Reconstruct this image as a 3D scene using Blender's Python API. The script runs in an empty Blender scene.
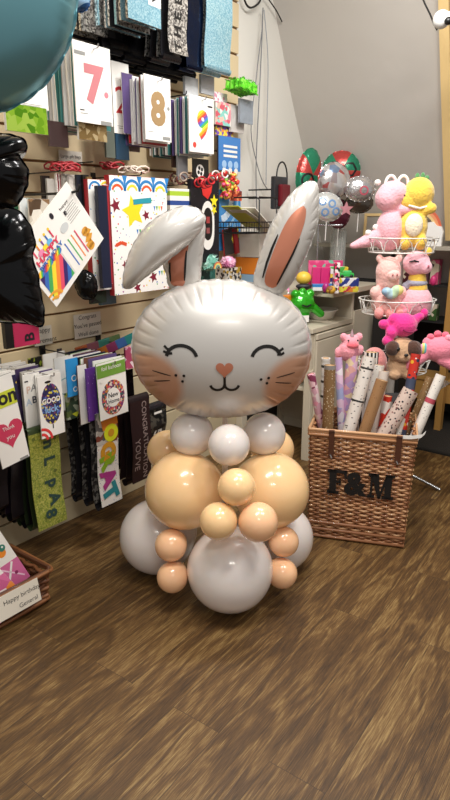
import bpy, bmesh, math, random
from mathutils import Vector, Matrix, Euler
from mathutils.noise import noise as mnoise
random.seed(7)
PI = math.pi
C = bpy.context.scene.collection
# ------------------------------------------------------------------ place geometry
PITCH = math.radians(16.6); F = 620.0
cp, sp = math.cos(PITCH), math.sin(PITCH)
WD = Vector((.607, .794, 0)); WN = Vector((.794, -.607, 0)); WOFF = -2.38   # direction and normal of the slatted shop wall
TH = math.atan2(.794, .607)
def ray(x, y):
    r = x-225; u = 400-y
    return Vector((r, F*cp+u*sp, u*cp-F*sp))
def wl(x, y, h=0.0):                     # -> s, z on the plane h in front of the wall
    v = ray(x, y); t = (WOFF+h)/v.dot(WN); p = v*t
    return p.dot(WD), 1.5+p.z
def W(s, h, z):                          # wall frame -> world
    p = WD*s+WN*(WOFF+h); return Vector((p.x, p.y, z))
def at(x, y, Y):
    v = ray(x, y)*(Y/ray(x, y).y); return Vector((v.x, v.y, v.z+1.5))
def ps(x, y, s):                         # point at distance s along the wall
    v = ray(x, y); p = v*(s/v.dot(WD)); return Vector((p.x, p.y, p.z+1.5))
def hs(p): return p.dot(WD), Vector((p.x, p.y, 0)).dot(WN)-WOFF
# ------------------------------------------------------------------ materials
def lin(c):
    c = c/255
    return c/12.92 if c <= .04045 else ((c+.055)/1.055)**2.4
def rgb(h):
    if isinstance(h, str):
        h = h.lstrip('#'); h = [int(h[i:i+2], 16) for i in (0, 2, 4)]
    return (lin(h[0]), lin(h[1]), lin(h[2]), 1)
_m = {}
def newmat(name):
    m = bpy.data.materials.new(name); m.use_nodes = True
    nt = m.node_tree; b = nt.nodes['Principled BSDF']
    return m, nt, b
def N(nt, t, **kw):
    n = nt.nodes.new(t)
    for k, v in kw.items():
        if k in n.inputs: n.inputs[k].default_value = v
        else: setattr(n, k, v)
    return n
def L(nt, a, b): nt.links.new(a, b)
def bump(nt, b, scale, strength, detail=3, dist=.01, coord='Object'):
    tc = N(nt, 'ShaderNodeTexCoord'); no = N(nt, 'ShaderNodeTexNoise', Scale=scale, Detail=detail)
    L(nt, tc.outputs[coord], no.inputs['Vector'])
    bu = N(nt, 'ShaderNodeBump', Strength=strength, Distance=dist)
    L(nt, no.outputs['Fac'], bu.inputs['Height']); L(nt, bu.outputs[0], b.inputs['Normal'])
def col(h, rough=.5, metal=0.0, coat=0.0, bs=0, bst=.3, alpha=1.0, trans=0.0, sheen=0.0):
    k = (h, rough, metal, coat, bs, bst, alpha, trans, sheen)
    if k in _m: return _m[k]
    m, nt, b = newmat('c_'+str(h))
    b.inputs['Base Color'].default_value = rgb(h); b.inputs['Roughness'].default_value = rough
    b.inputs['Metallic'].default_value = metal; b.inputs['Coat Weight'].default_value = coat
    b.inputs['Alpha'].default_value = alpha; b.inputs['Transmission Weight'].default_value = trans
    b.inputs['Sheen Weight'].default_value = sheen
    if bs: bump(nt, b, bs, bst)
    _m[k] = m; return m
def busy(cols, scale=60, rough=.4, metal=0.0, bg=None, thr=.3, stretch=(1, 1, 1)):
    """voronoi cells, each with its own printed colour; with bg the cells are dots on a ground"""
    k = ('busy', tuple(cols), scale, rough, metal, bg, thr, stretch)
    if k in _m: return _m[k]
    m, nt, b = newmat('print_'+cols[0])
    tc = N(nt, 'ShaderNodeTexCoord'); mp = N(nt, 'ShaderNodeMapping'); mp.inputs['Scale'].default_value = stretch
    vo = N(nt, 'ShaderNodeTexVoronoi', Scale=scale)
    L(nt, tc.outputs['Object'], mp.inputs[0]); L(nt, mp.outputs[0], vo.inputs['Vector'])
    se = N(nt, 'ShaderNodeSeparateColor'); L(nt, vo.outputs['Color'], se.inputs[0])
    cr = N(nt, 'ShaderNodeValToRGB'); cr.color_ramp.interpolation = 'CONSTANT'
    e = cr.color_ramp.elements; n = len(cols)
    while len(e) < n: e.new(.5)
    for i, c in enumerate(cols): e[i].position = i/n; e[i].color = rgb(c)
    L(nt, se.outputs[0], cr.inputs[0])
    if bg:
        lt = N(nt, 'ShaderNodeMath', operation='LESS_THAN'); lt.inputs[1].default_value = thr
        L(nt, vo.outputs['Distance'], lt.inputs[0])
        mx = N(nt, 'ShaderNodeMix', data_type='RGBA'); mx.inputs[6].default_value = rgb(bg)
        L(nt, lt.outputs[0], mx.inputs[0]); L(nt, cr.outputs[0], mx.inputs[7]); L(nt, mx.outputs[2], b.inputs['Base Color'])
    else: L(nt, cr.outputs[0], b.inputs['Base Color'])
    b.inputs['Roughness'].default_value = rough; b.inputs['Metallic'].default_value = metal
    _m[k] = m; return m
def stripes(cols, scale, axis='X', rough=.4, rot=0.0, metal=0.0):
    k = ('str', tuple(cols), scale, axis, rough, rot, metal)
    if k in _m: return _m[k]
    m, nt, b = newmat('stripes_'+cols[0])
    tc = N(nt, 'ShaderNodeTexCoord'); mp = N(nt, 'ShaderNodeMapping'); mp.inputs['Rotation'].default_value = (0, rot, 0)
    L(nt, tc.outputs['Object'], mp.inputs[0])
    sx = N(nt, 'ShaderNodeSeparateXYZ'); L(nt, mp.outputs[0], sx.inputs[0])
    mu = N(nt, 'ShaderNodeMath', operation='MULTIPLY'); mu.inputs[1].default_value = scale
    fr = N(nt, 'ShaderNodeMath', operation='FRACT')
    L(nt, sx.outputs[axis], mu.inputs[0]); L(nt, mu.outputs[0], fr.inputs[0])
    cr = N(nt, 'ShaderNodeValToRGB'); cr.color_ramp.interpolation = 'CONSTANT'
    e = cr.color_ramp.elements; n = len(cols)
    while len(e) < n: e.new(.5)
    for i, c in enumerate(cols): e[i].position = i/n; e[i].color = rgb(c)
    L(nt, fr.outputs[0], cr.inputs[0]); L(nt, cr.outputs[0], b.inputs['Base Color'])
    b.inputs['Roughness'].default_value = rough; b.inputs['Metallic'].default_value = metal
    _m[k] = m; return m
def foil(h, rough=.22, scale=25, st=.5, metal=.85):
    return col(h, rough, metal, 0, scale, st)
def plushm(h):
    k = ('plush', h)
    if k in _m: return _m[k]
    m, nt, b = newmat('plush_'+h)
    b.inputs['Base Color'].default_value = rgb(h); b.inputs['Roughness'].default_value = .95
    b.inputs['Sheen Weight'].default_value = .5; b.inputs['Sheen Roughness'].default_value = .5
    bump(nt, b, 90, .9, 4, .006); _m[k] = m; return m
# ------------------------------------------------------------------ mesh builder
_tx = {}
def text_mesh(s, bold=0.0):
    if (s, bold) in _tx: return _tx[(s, bold)]
    cu = bpy.data.curves.new('t', 'FONT'); cu.body = s; cu.size = 1; cu.align_x = 'CENTER'; cu.offset = bold; cu.resolution_u = 3
    ob = bpy.data.objects.new('t', cu)
    me = ob.to_mesh()
    vs = [(v.co.x, v.co.y) for v in me.vertices]; fs = [tuple(p.vertices) for p in me.polygons]
    ob.to_mesh_clear(); bpy.data.objects.remove(ob); bpy.data.curves.remove(cu)
    if vs:
        y0 = min(v[1] for v in vs); y1 = max(v[1] for v in vs); x0 = min(v[0] for v in vs); x1 = max(v[0] for v in vs)
        vs = [(x-(x0+x1)/2, y-(y0+y1)/2) for x, y in vs]
    _tx[(s, bold)] = (vs, fs); return vs, fs
class MB:
    def __init__(s): s.v = []; s.f = []; s.mi = []; s.sm = []; s.mats = []
    def m(s, mat):
        if mat not in s.mats: s.mats.append(mat)
        return s.mats.index(mat)
    def add(s, vs, fs, mat, smooth=False, M=None):
        k = len(s.v); i = s.m(mat)
        s.v += [tuple(M @ Vector(v)) for v in vs] if M is not None else [tuple(v) for v in vs]
        for f in fs: s.f.append(tuple(a+k for a in f)); s.mi.append(i); s.sm.append(smooth)
        return s
    def box(s, c, d, mat, M=None):
        x, y, z = c; a, b, e = d[0]/2, d[1]/2, d[2]/2
        vs = [(x+i*a, y+j*b, z+k*e) for i in (-1, 1) for j in (-1, 1) for k in (-1, 1)]
        fs = [(0, 1, 3, 2), (4, 6, 7, 5), (0, 4, 5, 1), (2, 3, 7, 6), (0, 2, 6, 4), (1, 5, 7, 3)]
        return s.add(vs, fs, mat, False, M)
    def bbox(s, c, d, mat, r=.006, M=None):          # bevelled box
        bm = bmesh.new(); bmesh.ops.create_cube(bm, size=1)
        for v in bm.verts: v.co = Vector((v.co.x*d[0]+c[0], v.co.y*d[1]+c[1], v.co.z*d[2]+c[2]))
        bmesh.ops.bevel(bm, geom=bm.edges[:], offset=r, segments=2, profile=.6, affect='EDGES')
        s.add([v.co for v in bm.verts], [[v.index for v in f.verts] for f in bm.faces], mat, False, M); bm.free(); return s
    def prism(s, pts, y0, y1, mat, M=None):           # polygon in xz (ccw seen from -y), y0 = front (smaller y)
        n = len(pts)
        vs = [(p[0], y0, p[1]) for p in pts]+[(p[0], y1, p[1]) for p in pts]
        fs = [tuple(range(n)), tuple(range(2*n-1, n-1, -1))]+[(i, i+n, (i+1) % n+n, (i+1) % n) for i in range(n)]
        return s.add(vs, fs, mat, False, M)
    def poly(s, pts, y, mat, M=None): return s.prism(pts, y, y+.0006, mat, M)
    def disc(s, x, z, r, y, mat, rz=None, n=20, M=None):
        rz = rz or r
        return s.poly([(x+r*math.cos(2*PI*i/n), z+rz*math.sin(2*PI*i/n)) for i in range(n)], y, mat, M)
    def stroke(s, pts, w, y, mat, M=None):
        for (a, b), (c, d) in zip(pts[:-1], pts[1:]):
            l = math.hypot(c-a, d-b) or 1; nx, nz = -(d-b)/l*w/2, (c-a)/l*w/2
            s.poly([(a-nx, b-nz), (c-nx, d-nz), (c+nx, d+nz), (a+nx, b+nz)], y, mat, M)
        return s
    def arc(s, x, z, r, a0, a1, w, y, mat, n=10, M=None):
        return s.stroke([(x+r*math.cos(math.radians(a0+(a1-a0)*i/n)), z+r*math.sin(math.radians(a0+(a1-a0)*i/n))) for i in range(n+1)], w, y, mat, M)
    def text(s, t, x, z, size, y, mat, rot=0.0, bold=0.0, sx=1.0, M=None):
        vs, fs = text_mesh(t, bold); c, q = math.cos(rot), math.sin(rot)
        vv = [(x+(a*sx*c-b*q)*size, y, z+(a*sx*q+b*c)*size) for a, b in vs]
        return s.add(vv, fs, mat, False, M)
    def star(s, x, z, r, y, mat, rot=0.0, M=None, k=.45):
        return s.poly([(x+(r if i % 2 == 0 else r*k)*math.cos(PI/2+rot+i*PI/5), z+(r if i % 2 == 0 else r*k)*math.sin(PI/2+rot+i*PI/5)) for i in range(10)], y, mat, M)
    def heart(s, x, z, r, y, mat, M=None):
        p = []
        for i in range(28):
            t = 2*PI*i/28
            p.append((x-r*math.sin(t)**3, z+r*(13*math.cos(t)-5*math.cos(2*t)-2*math.cos(3*t)-math.cos(4*t))/16))
        return s.poly(p[::-1] if False else p, y, mat, M)
    def tube(s, pts, r, mat, n=8, M=None, cap=True, rs=None, smooth=True):
        pts = [Vector(p) for p in pts]; k = len(pts); vs = []; up = None
        for i, p in enumerate(pts):
            t = (pts[min(i+1, k-1)]-pts[max(i-1, 0)])
            if t.length < 1e-9: t = Vector((0, 0, 1))
            t.normalize()
            if up is None:
                up = Vector((0, 0, 1)) if abs(t.z) < .9 else Vector((1, 0, 0))
            a = t.cross(up); a.normalize(); b = t.cross(a); b.normalize(); up = -b if False else up - t*up.dot(t)
            if up.length < 1e-3: up = Vector((1, 0, 0))-t*t.x
            up.normalize(); a = t.cross(up); b = up
            R = rs[i] if rs else r
            for j in range(n):
                an = 2*PI*j/n; vs.append(p+a*math.cos(an)*R+b*math.sin(an)*R)
        fs = [(i*n+j, i*n+(j+1) % n, (i+1)*n+(j+1) % n, (i+1)*n+j) for i in range(k-1) for j in range(n)]
        s.add(vs, fs, mat, smooth, M)
        if cap: s.add(vs[:n]+vs[-n:], [tuple(range(n-1, -1, -1)), tuple(range(n, 2*n))], mat, False, M)
        return s
    def lathe(s, prof, mat, c=(0, 0, 0), n=24, M=None, smooth=True):
        vs = []; k = len(prof)
        for r, z in prof:
            for j in range(n): vs.append((c[0]+r*math.cos(2*PI*j/n), c[1]+r*math.sin(2*PI*j/n), c[2]+z))
        fs = [(i*n+j, i*n+(j+1) % n, (i+1)*n+(j+1) % n, (i+1)*n+j) for i in range(k-1) for j in range(n)]
        return s.add(vs, fs, mat, smooth, M)
    def ball(s, c, r, mat, n=20, M=None):
        rx, ry, rz = (r, r, r) if not isinstance(r, tuple) else r
        k = max(6, n//2); vs = [(c[0], c[1], c[2]+rz)]
        for i in range(1, k):
            a = PI*i/k
            for j in range(n): vs.append((c[0]+rx*math.sin(a)*math.cos(2*PI*j/n), c[1]+ry*math.sin(a)*math.sin(2*PI*j/n), c[2]+rz*math.cos(a)))
        vs.append((c[0], c[1], c[2]-rz)); q = len(vs)-1
        fs = [(0, 1+j, 1+(j+1) % n) for j in range(n)]
        fs += [(1+(i-1)*n+j, 1+i*n+j, 1+i*n+(j+1) % n, 1+(i-1)*n+(j+1) % n) for i in range(1, k-1) for j in range(n)]
        fs += [(q, 1+(k-2)*n+(j+1) % n, 1+(k-2)*n+j) for j in range(n)]
        return s.add(vs, fs, mat, True, M)
    def build(s, name, parent=None, loc=(0, 0, 0), rotz=0.0, rot=None):
        me = bpy.data.meshes.new(name); me.from_pydata(s.v, [], s.f); 
        for m in s.mats: me.materials.append(m)
        me.polygons.foreach_set('material_index', s.mi); me.polygons.foreach_set('use_smooth', s.sm); me.update()
        o = bpy.data.objects.new(name, me); C.objects.link(o)
        if parent: o.parent = parent
        o.location = loc; o.rotation_euler = rot or (0, 0, rotz); return o
def tag(o, label, cat, group=None, kind=None):
    o['label'] = label; o['category'] = cat
    if group: o['group'] = group
    if kind: o['kind'] = kind
    return o
def thing(name, label, cat, loc=(0, 0, 0), rotz=0.0, group=None, rot=None):
    o = bpy.data.objects.new(name, None); o.empty_display_size = .05; C.objects.link(o)
    o.location = loc; o.rotation_euler = rot or (0, 0, rotz); return tag(o, label, cat, group)
def struct(o): o['kind'] = 'structure'; return o
def T(x, y, z): return Matrix.Translation((x, y, z))
def RZ(a): return Matrix.Rotation(a, 4, 'Z')
def RY(a): return Matrix.Rotation(a, 4, 'Y')
def RX(a): return Matrix.Rotation(a, 4, 'X')
WHITE = col('f0eeea', .45); CARD = col('efece6', .3, 0, .4); BLACK = col('141414', .35); CHROME = col('b9bcc0', .22, .9)
BLKWIRE = col('1a1a1c', .4, .3); TEXTB = col('1d1a22', .5)
# ------------------------------------------------------------------ setting
def floor_mat():
    m, nt, b = newmat('wood_floor')
    tc = N(nt, 'ShaderNodeTexCoord'); mp = N(nt, 'ShaderNodeMapping'); mp.inputs['Rotation'].default_value = (0, 0, -TH+math.radians(-2))
    L(nt, tc.outputs['Object'], mp.inputs[0])
    br = N(nt, 'ShaderNodeTexBrick', Scale=1.0); br.inputs['Brick Width'].default_value = 1.22; br.inputs['Row Height'].default_value = .178
    br.inputs['Mortar Size'].default_value = .0009; br.inputs['Mortar Smooth'].default_value = .3; br.offset = .37
    br.inputs['Color1'].default_value = (0, 0, 0, 1); br.inputs['Color2'].default_value = (1, 1, 1, 1); br.inputs['Mortar'].default_value = (.5, .5, .5, 1)
    L(nt, mp.outputs[0], br.inputs['Vector'])
    # per-plank shift of the grain
    sc = N(nt, 'ShaderNodeVectorMath', operation='SCALE'); sc.inputs['Scale'].default_value = 9.0
    L(nt, br.outputs['Color'], sc.inputs[0])
    ad = N(nt, 'ShaderNodeVectorMath', operation='ADD'); L(nt, mp.outputs[0], ad.inputs[0]); L(nt, sc.outputs[0], ad.inputs[1])
    def stretch(x, y):
        q = N(nt, 'ShaderNodeMapping'); q.inputs['Scale'].default_value = (x, y, 1); L(nt, ad.outputs[0], q.inputs[0]); return q
    q1 = stretch(1.6, 11); n1 = N(nt, 'ShaderNodeTexNoise', Scale=1.4, Detail=3, Roughness=.5, Distortion=.6); L(nt, q1.outputs[0], n1.inputs['Vector'])
    # cathedral rings from the broad noise
    mu = N(nt, 'ShaderNodeMath', operation='MULTIPLY'); mu.inputs[1].default_value = 26; L(nt, n1.outputs['Fac'], mu.inputs[0])
    si = N(nt, 'ShaderNodeMath', operation='SINE'); L(nt, mu.outputs[0], si.inputs[0])
    q2 = stretch(5, 170); n2 = N(nt, 'ShaderNodeTexNoise', Scale=1.5, Detail=6, Roughness=.72); L(nt, q2.outputs[0], n2.inputs['Vector'])
    q3 = stretch(1.2, 5); n3 = N(nt, 'ShaderNodeTexNoise', Scale=1.3, Detail=2); L(nt, q3.outputs[0], n3.inputs['Vector'])
    # combine: fac = .5 + .13*sin + 1.1*(fine-.5) + .8*(broad-.5) + plank tone
    def ma(a, k, c=None, off=0.0):
        x = N(nt, 'ShaderNodeMath', operation='MULTIPLY_ADD'); L(nt, a, x.inputs[0]); x.inputs[1].default_value = k
        if c is not None: L(nt, c, x.inputs[2])
        else: x.inputs[2].default_value = off
        return x.outputs[0]
    sep = N(nt, 'ShaderNodeSeparateColor'); L(nt, br.outputs['Color'], sep.inputs[0])
    f = ma(si.outputs[0], .13, None, .5-.55-.45-.15-.01)
    q4 = stretch(14, 420); n4 = N(nt, 'ShaderNodeTexNoise', Scale=1.5, Detail=3, Roughness=.6); L(nt, q4.outputs[0], n4.inputs['Vector'])
    f = ma(n2.outputs['Fac'], 1.1, f); f = ma(n4.outputs['Fac'], .9, f); f = ma(n3.outputs['Fac'], .3, f); f = ma(sep.outputs[0], .03, f)
    cr = N(nt, 'ShaderNodeValToRGB'); e = cr.color_ramp.elements
    e[0].position = .12; e[0].color = rgb(FLC[0]); e[1].position = .92; e[1].color = rgb(FLC[3])
    x = e.new(.42); x.color = rgb(FLC[1]); x = e.new(.64); x.color = rgb(FLC[2])
    L(nt, f, cr.inputs[0])
    mx = N(nt, 'ShaderNodeMix', data_type='RGBA'); L(nt, br.outputs['Fac'], mx.inputs[0]); L(nt, cr.outputs[0], mx.inputs[6]); mx.inputs[7].default_value = rgb('2a1c10')
    L(nt, mx.outputs[2], b.inputs['Base Color'])
    ro = ma(n2.outputs['Fac'], -.25, None, .62); L(nt, ro, b.inputs['Roughness'])
    bu = N(nt, 'ShaderNodeBump', Strength=.35, Distance=.002); L(nt, f, bu.inputs['Height']); L(nt, bu.outputs[0], b.inputs['Normal'])
    return m
FLC = ('2f1f0e', '52391c', '6c4f2a', 'a08554')
mb = MB(); mb.add([(-4.5, -1.5, 0), (5, -1.5, 0), (5, 7.5, 0), (-4.5, 7.5, 0)], [(0, 1, 2, 3)], floor_mat()); struct(mb.build('floor'))
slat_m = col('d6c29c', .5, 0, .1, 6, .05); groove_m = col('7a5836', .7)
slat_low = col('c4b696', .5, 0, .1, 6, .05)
GP = .133
mb = MB()
s0, s1 = -.6, 3.235
mb.box(((s0+s1)/2, .02, 1.55), (s1-s0, .02, 3.1), groove_m)
k = 0
while k*GP < 3.05:
    z0 = k*GP; z1 = z0+GP-.010
    pts = [(0, z0), (-.014, z0+.001), (-.014, z1-.003), (-.006, z1), (0, z1)]
    vs = [(s0, y+.01, z) for y, z in pts]+[(s1, y+.01, z) for y, z in pts]; n = len(pts)
    fs = [(i, i+n, i+1+n, i+1) for i in range(n-1)]+[tuple(range(n)), tuple(range(2*n-1, n-1, -1))]
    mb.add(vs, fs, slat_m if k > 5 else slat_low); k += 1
for sx in (2.12, ): mb.box((sx, -.0045, .265), (.003, .001, .53), groove_m)
struct(mb.build('wall_left', loc=W(0, 0, 0), rotz=TH))
paintw = col('dedbd2', .6, 0, 0, 30, .08)
mb = MB(); mb.box((5.2, .07, 1.6), (3.93, .1, 3.3), paintw); struct(mb.build('wall_left_plaster', loc=W(0, 0, 0), rotz=TH))
# sloping attic ceiling, falling away to the eaves
roofm = col('bcb6ae', .7, 0, 0, 9, .35)
def SL(z): return 3.615+.51*(2.757-z)
mb = MB()
nS, nH = 30, 26; vs = []
for i in range(nS+1):
    z = 3.35-3.35*i/nS
    for j in range(nH+1):
        h = -.05+5.2*j/nH; b_ = .012*mnoise(Vector((h*2, z*2, 0)))
        vs.append((SL(z)+b_, -h, z))
fs = [(i*(nH+1)+j, i*(nH+1)+j+1, (i+1)*(nH+1)+j+1, (i+1)*(nH+1)+j) for i in range(nS) for j in range(nH)]
mb.add(vs, fs, roofm, True); struct(mb.build('ceiling_slope', loc=W(0, 0, 0), rotz=TH))
# pine beam running down the slope
pine = col('e0c187', .55, 0, 0, 14, .2); pine2 = col('cda56a', .55, 0, 0, 14, .2)
mb = MB()
for h0, w, dd, mt in ((.955, .055, .05, pine), (1.03, .07, .035, pine2)):
    vs = []
    for z in (3.1, 1.36):
        s = SL(z); hh = h0+(.04*(z-1.4))
        for a, b in ((0, 0), (w, 0), (w, -dd), (0, -dd)): vs.append((s+b*.85, -(hh+a), z+b*.45))
    mb.add(vs, [(0, 1, 2, 3), (7, 6, 5, 4), (0, 4, 5, 1), (1, 5, 6, 2), (2, 6, 7, 3), (3, 7, 4, 0)], mt)
struct(mb.build('trim_1', loc=W(0, 0, 0), rotz=TH))
mb = MB(); matm = col('2b2620', .95, 0, 0, 300, .6)
mb.box((4.5, -2.4, .005), (1.26, 3.4, .01), matm); mb.box((3.875, -2.4, .006), (.03, 3.4, .012), col('171410', .8))
tag(mb.build('floor_mat', loc=W(0, 0, 0), rotz=TH), 'dark brown carpet mat on the floor behind the wicker hamper', 'mat')
# ------------------------------------------------------------------ inflated foil shapes
def smooth_outline(pts, Nn):
    n = len(pts); out = []
    for i in range(n):
        p0, p1, p2, p3 = [Vector(pts[(i+k) % n]) for k in (-1, 0, 1, 2)]
        for t in [j/12 for j in range(12)]:
            out.append(.5*((2*p1)+(-p0+p2)*t+(2*p0-5*p1+4*p2-p3)*t*t+(-p0+3*p1-3*p2+p3)*t**3))
    Ls = [0]
    for i in range(len(out)): Ls.append(Ls[-1]+(out[(i+1) % len(out)]-out[i]).length)
    tot = Ls[-1]; res = []; k = 0
    for i in range(Nn):
        d = tot*i/Nn
        while Ls[k+1] < d: k += 1
        f = (d-Ls[k])/max(1e-9, Ls[k+1]-Ls[k]); res.append(out[k].lerp(out[(k+1) % len(out)], f))
    return res
class Foil:
    """a sealed foil balloon: outline in xz, seam at y=0, both skins swelling out, puckered along the seam"""
    def __init__(s, pts, Tk, puckers, amp=.004, expo=.55, M=18, rim=.006, seed=0, power=2.0, per=8, L0=.74):
        s.Nn = puckers*per; s.o = smooth_outline(pts, s.Nn); s.c = sum(s.o, Vector((0, 0)))/s.Nn
        s.T = Tk; s.e = expo; s.M = M; s.rim = rim; s.p = puckers; s.amp = amp; s.pw = power
        rnd = random.Random(seed); s.ph = [rnd.uniform(.5, 1.2) for _ in range(puckers)]; s.pa = per; s.L0 = L0
    def prof(s, r): return s.T*max(0.0, 1-r**s.pw)**s.e
    def pk(s, i, r):
        u = (i % s.pa)/s.pa; a = s.ph[(i//s.pa) % s.p]
        v = abs(math.sin(PI*u))**.35             # rounded lobes with sharp valleys
        L0 = s.L0+.18*(.85-a)
        w = max(0.0, (r-L0)/(1-L0))**1.3*(1-r**14)
        return s.amp*a*(v-1)*w*2
    def mesh(s, mb, matf, matb=None):
        vs = []; fs = []; n = s.Nn
        for side in (-1, 1):
            base = len(vs); vs.append((s.c.x, side*s.T, s.c.y))
            for j in range(1, s.M+1):
                r = (j/s.M)**.8
                for i in range(n):
                    p = s.c+(s.o[i]-s.c)*r
                    vs.append((p.x, side*(s.prof(r)+s.pk(i, r)), p.y))
            for i in range(n):
                a, b = base+1+i, base+1+(i+1) % n
                fs.append((base, a, b) if side < 0 else (base, b, a))
                for j in range(s.M-1):
                    q = (a+j*n, a+(j+1)*n, b+(j+1)*n, b+j*n); fs.append(q if side < 0 else q[::-1])
        # flat seam allowance, scalloped where the foil gathers
        base = len(vs)
        for i in range(n):
            d = (s.o[i]-s.c).normalized(); u = (i % s.pa)/s.pa
            vs.append((s.o[i].x, 0, s.o[i].y)); q = s.o[i]+d*s.rim*(.55+.45*math.sin(PI*u)); vs.append((q.x, .0025*math.sin(2*PI*u), q.y))
        for i in range(n):
            a = base+2*i; b = base+2*((i+1) % n); fs.append((a, a+1, b+1, b))
        mb.add(vs, fs, matf, True); return mb
    def R(s, ang):
        if not hasattr(s, '_t'):
            s._t = sorted([(math.atan2(p.y-s.c.y, p.x-s.c.x), (p-s.c).length) for p in s.o])
        t = s._t
        for k in range(len(t)):
            if t[k][0] >= ang:
                a, b = t[k-1] if k else (t[-1][0]-2*PI, t[-1][1]), t[k]
                f = (ang-a[0])/max(1e-9, b[0]-a[0]); return a[1]+(b[1]-a[1])*f
        return t[0][1]
    def y(s, x, z):
        d = Vector((x, z))-s.c; r = d.length/s.R(math.atan2(d.y, d.x)) if d.length > 1e-6 else 0
        return -s.prof(min(r, .999))
    def ribbon(s, mb, pts, w, mat, off=.0015, taper=False):
        P2 = []
        for a, b in zip(pts[:-1], pts[1:]):
            a = Vector(a); b = Vector(b); k = max(1, int((b-a).length/.006))
            P2 += [a.lerp(b, i/k) for i in range(k)]
        P2.append(Vector(pts[-1])); vs = []; K = len(P2)
        for i, p in enumerate(P2):
            t = (P2[min(i+1, K-1)]-P2[max(0, i-1)]).normalized(); nn = Vector((-t.y, t.x))
            ww = w*((math.sin(PI*min(1, max(0, (i+.6)/K)))**.35) if taper else 1)
            for q in (-.5, 0, .5):
                v = p+nn*ww*q; vs.append((v.x, s.y(v.x, v.y)-off, v.y))
        fs = []
        for i in range(K-1):
            for j in range(2): fs.append((i*3+j, i*3+j+3, i*3+j+4, i*3+j+1)[::-1])
        mb.add(vs, [f[::-1] for f in fs] if False else fs, mat, True)
    def patch(s, mb, pts, mat, off=.0012, Nn=48, M=8):
        o = smooth_outline(pts, Nn) if len(pts) < 30 else [Vector(p) for p in pts]
        Nn = len(o); c = sum(o, Vector((0, 0)))/Nn; vs = [(c.x, s.y(c.x, c.y)-off, c.y)]; fs = []
        for j in range(1, M+1):
            for i in range(Nn):
                p = c+(o[i]-c)*j/M; vs.append((p.x, s.y(p.x, p.y)-off, p.y))
        for i in range(Nn):
            a, b = 1+i, 1+(i+1) % Nn; fs.append((0, a, b))
            for j in range(M-1): fs.append((a+j*Nn, a+(j+1)*Nn, b+(j+1)*Nn, b+j*Nn))
        mb.add(vs, fs, mat, True)
# pearl foil with the coral blush printed on both cheeks
def head_mat():
    m, nt, b = newmat('pearl_foil_print')
    tc = N(nt, 'ShaderNodeTexCoord')
    def spot(x, z, sx, sz):
        q = N(nt, 'ShaderNodeMapping'); q.inputs['Location'].default_value = (-x/sx, 0, -z/sz); q.inputs['Scale'].default_value = (1/sx, .0, 1/sz)
        L(nt, tc.outputs['Object'], q.inputs[0]); g = N(nt, 'ShaderNodeVectorMath', operation='LENGTH'); L(nt, q.outputs[0], g.inputs[0])
        r = N(nt, 'ShaderNodeMapRange', interpolation_type='SMOOTHSTEP'); r.inputs[1].default_value = .72; r.inputs[2].default_value = 1.06; r.inputs[3].default_value = 1; r.inputs[4].default_value = 0
        L(nt, g.outputs['Value'], r.inputs[0]); return r.outputs[0]
    a = spot(-.262, -.105, .135, .135); c = spot(.275, -.115, .135, .135)
    mxx = N(nt, 'ShaderNodeMath', operation='MAXIMUM'); L(nt, a, mxx.inputs[0]); L(nt, c, mxx.inputs[1])
    mu = N(nt, 'ShaderNodeMath', operation='MULTIPLY'); mu.inputs[1].default_value = .85; L(nt, mxx.outputs[0], mu.inputs[0])
    mx = N(nt, 'ShaderNodeMix', data_type='RGBA'); mx.inputs[6].default_value = rgb(PEARL); mx.inputs[7].default_value = rgb('c9906c')
    L(nt, mu.outputs[0], mx.inputs[0]); L(nt, mx.outputs[2], b.inputs['Base Color'])
    b.inputs['Metallic'].default_value = .3; b.inputs['Roughness'].default_value = .36; b.inputs['Coat Weight'].default_value = .35; b.inputs['Coat Roughness'].default_value = .12
    return m
PEARL = 'cac6c1'
pearl = col(PEARL, .36, .3, .35); coral = col('cf8468', .28, .5, .4); INK = col('15110f', .35)
BY = 2.30
bunny = thing('balloon_bunny', 'balloon rabbit with pearl foil head on a stack of white and peach balloons', 'balloon', (0.0, 2.36, 0))
ho = at(221.5, 350.5, BY); 
def sup(a, b, n, K=40, fl=0): return [(a*math.copysign(abs(math.cos(2*PI*i/K))**(2/n), math.cos(2*PI*i/K)), (b-(fl if math.sin(2*PI*i/K) < 0 else 0))*math.copysign(abs(math.sin(2*PI*i/K))**(2/n), math.sin(2*PI*i/K))) for i in range(K)]
hf = Foil(sup(.336, .262, 2.15), .175, 40, .0085, .52, M=24, rim=.006, seed=3, power=2.2)
mb = MB(); hf.mesh(mb, head_mat())
K_ = 2.346/620*1.0
KX = .00365
def hp(x, y): return ((x-221.5)*KX*1.0, -(y-350.5)*KX*1.0+FZ)
FZ = .028
def harc(cx, cy, rx, ry, a0, a1, n=14): return [hp(cx+rx*math.cos(math.radians(a0+(a1-a0)*i/n)), cy-ry*math.sin(math.radians(a0+(a1-a0)*i/n))) for i in range(n+1)]
hf.ribbon(mb, harc(183, 357, 15, 13, 12, 172), .0125, INK)
hf.ribbon(mb, [hp(172, 348.5), hp(169, 348), hp(166, 345)], .009, INK); hf.ribbon(mb, [hp(174, 352), hp(170, 352.5), hp(165, 350.5)], .009, INK)
hf.ribbon(mb, harc(265, 357, 14, 12, 168, 12), .0125, INK)
hf.ribbon(mb, [hp(275, 350.5), hp(279, 350), hp(282, 348)], .009, INK); hf.ribbon(mb, [hp(276, 353.5), hp(280, 354), hp(283, 352.5)], .009, INK)
heart = []
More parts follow.
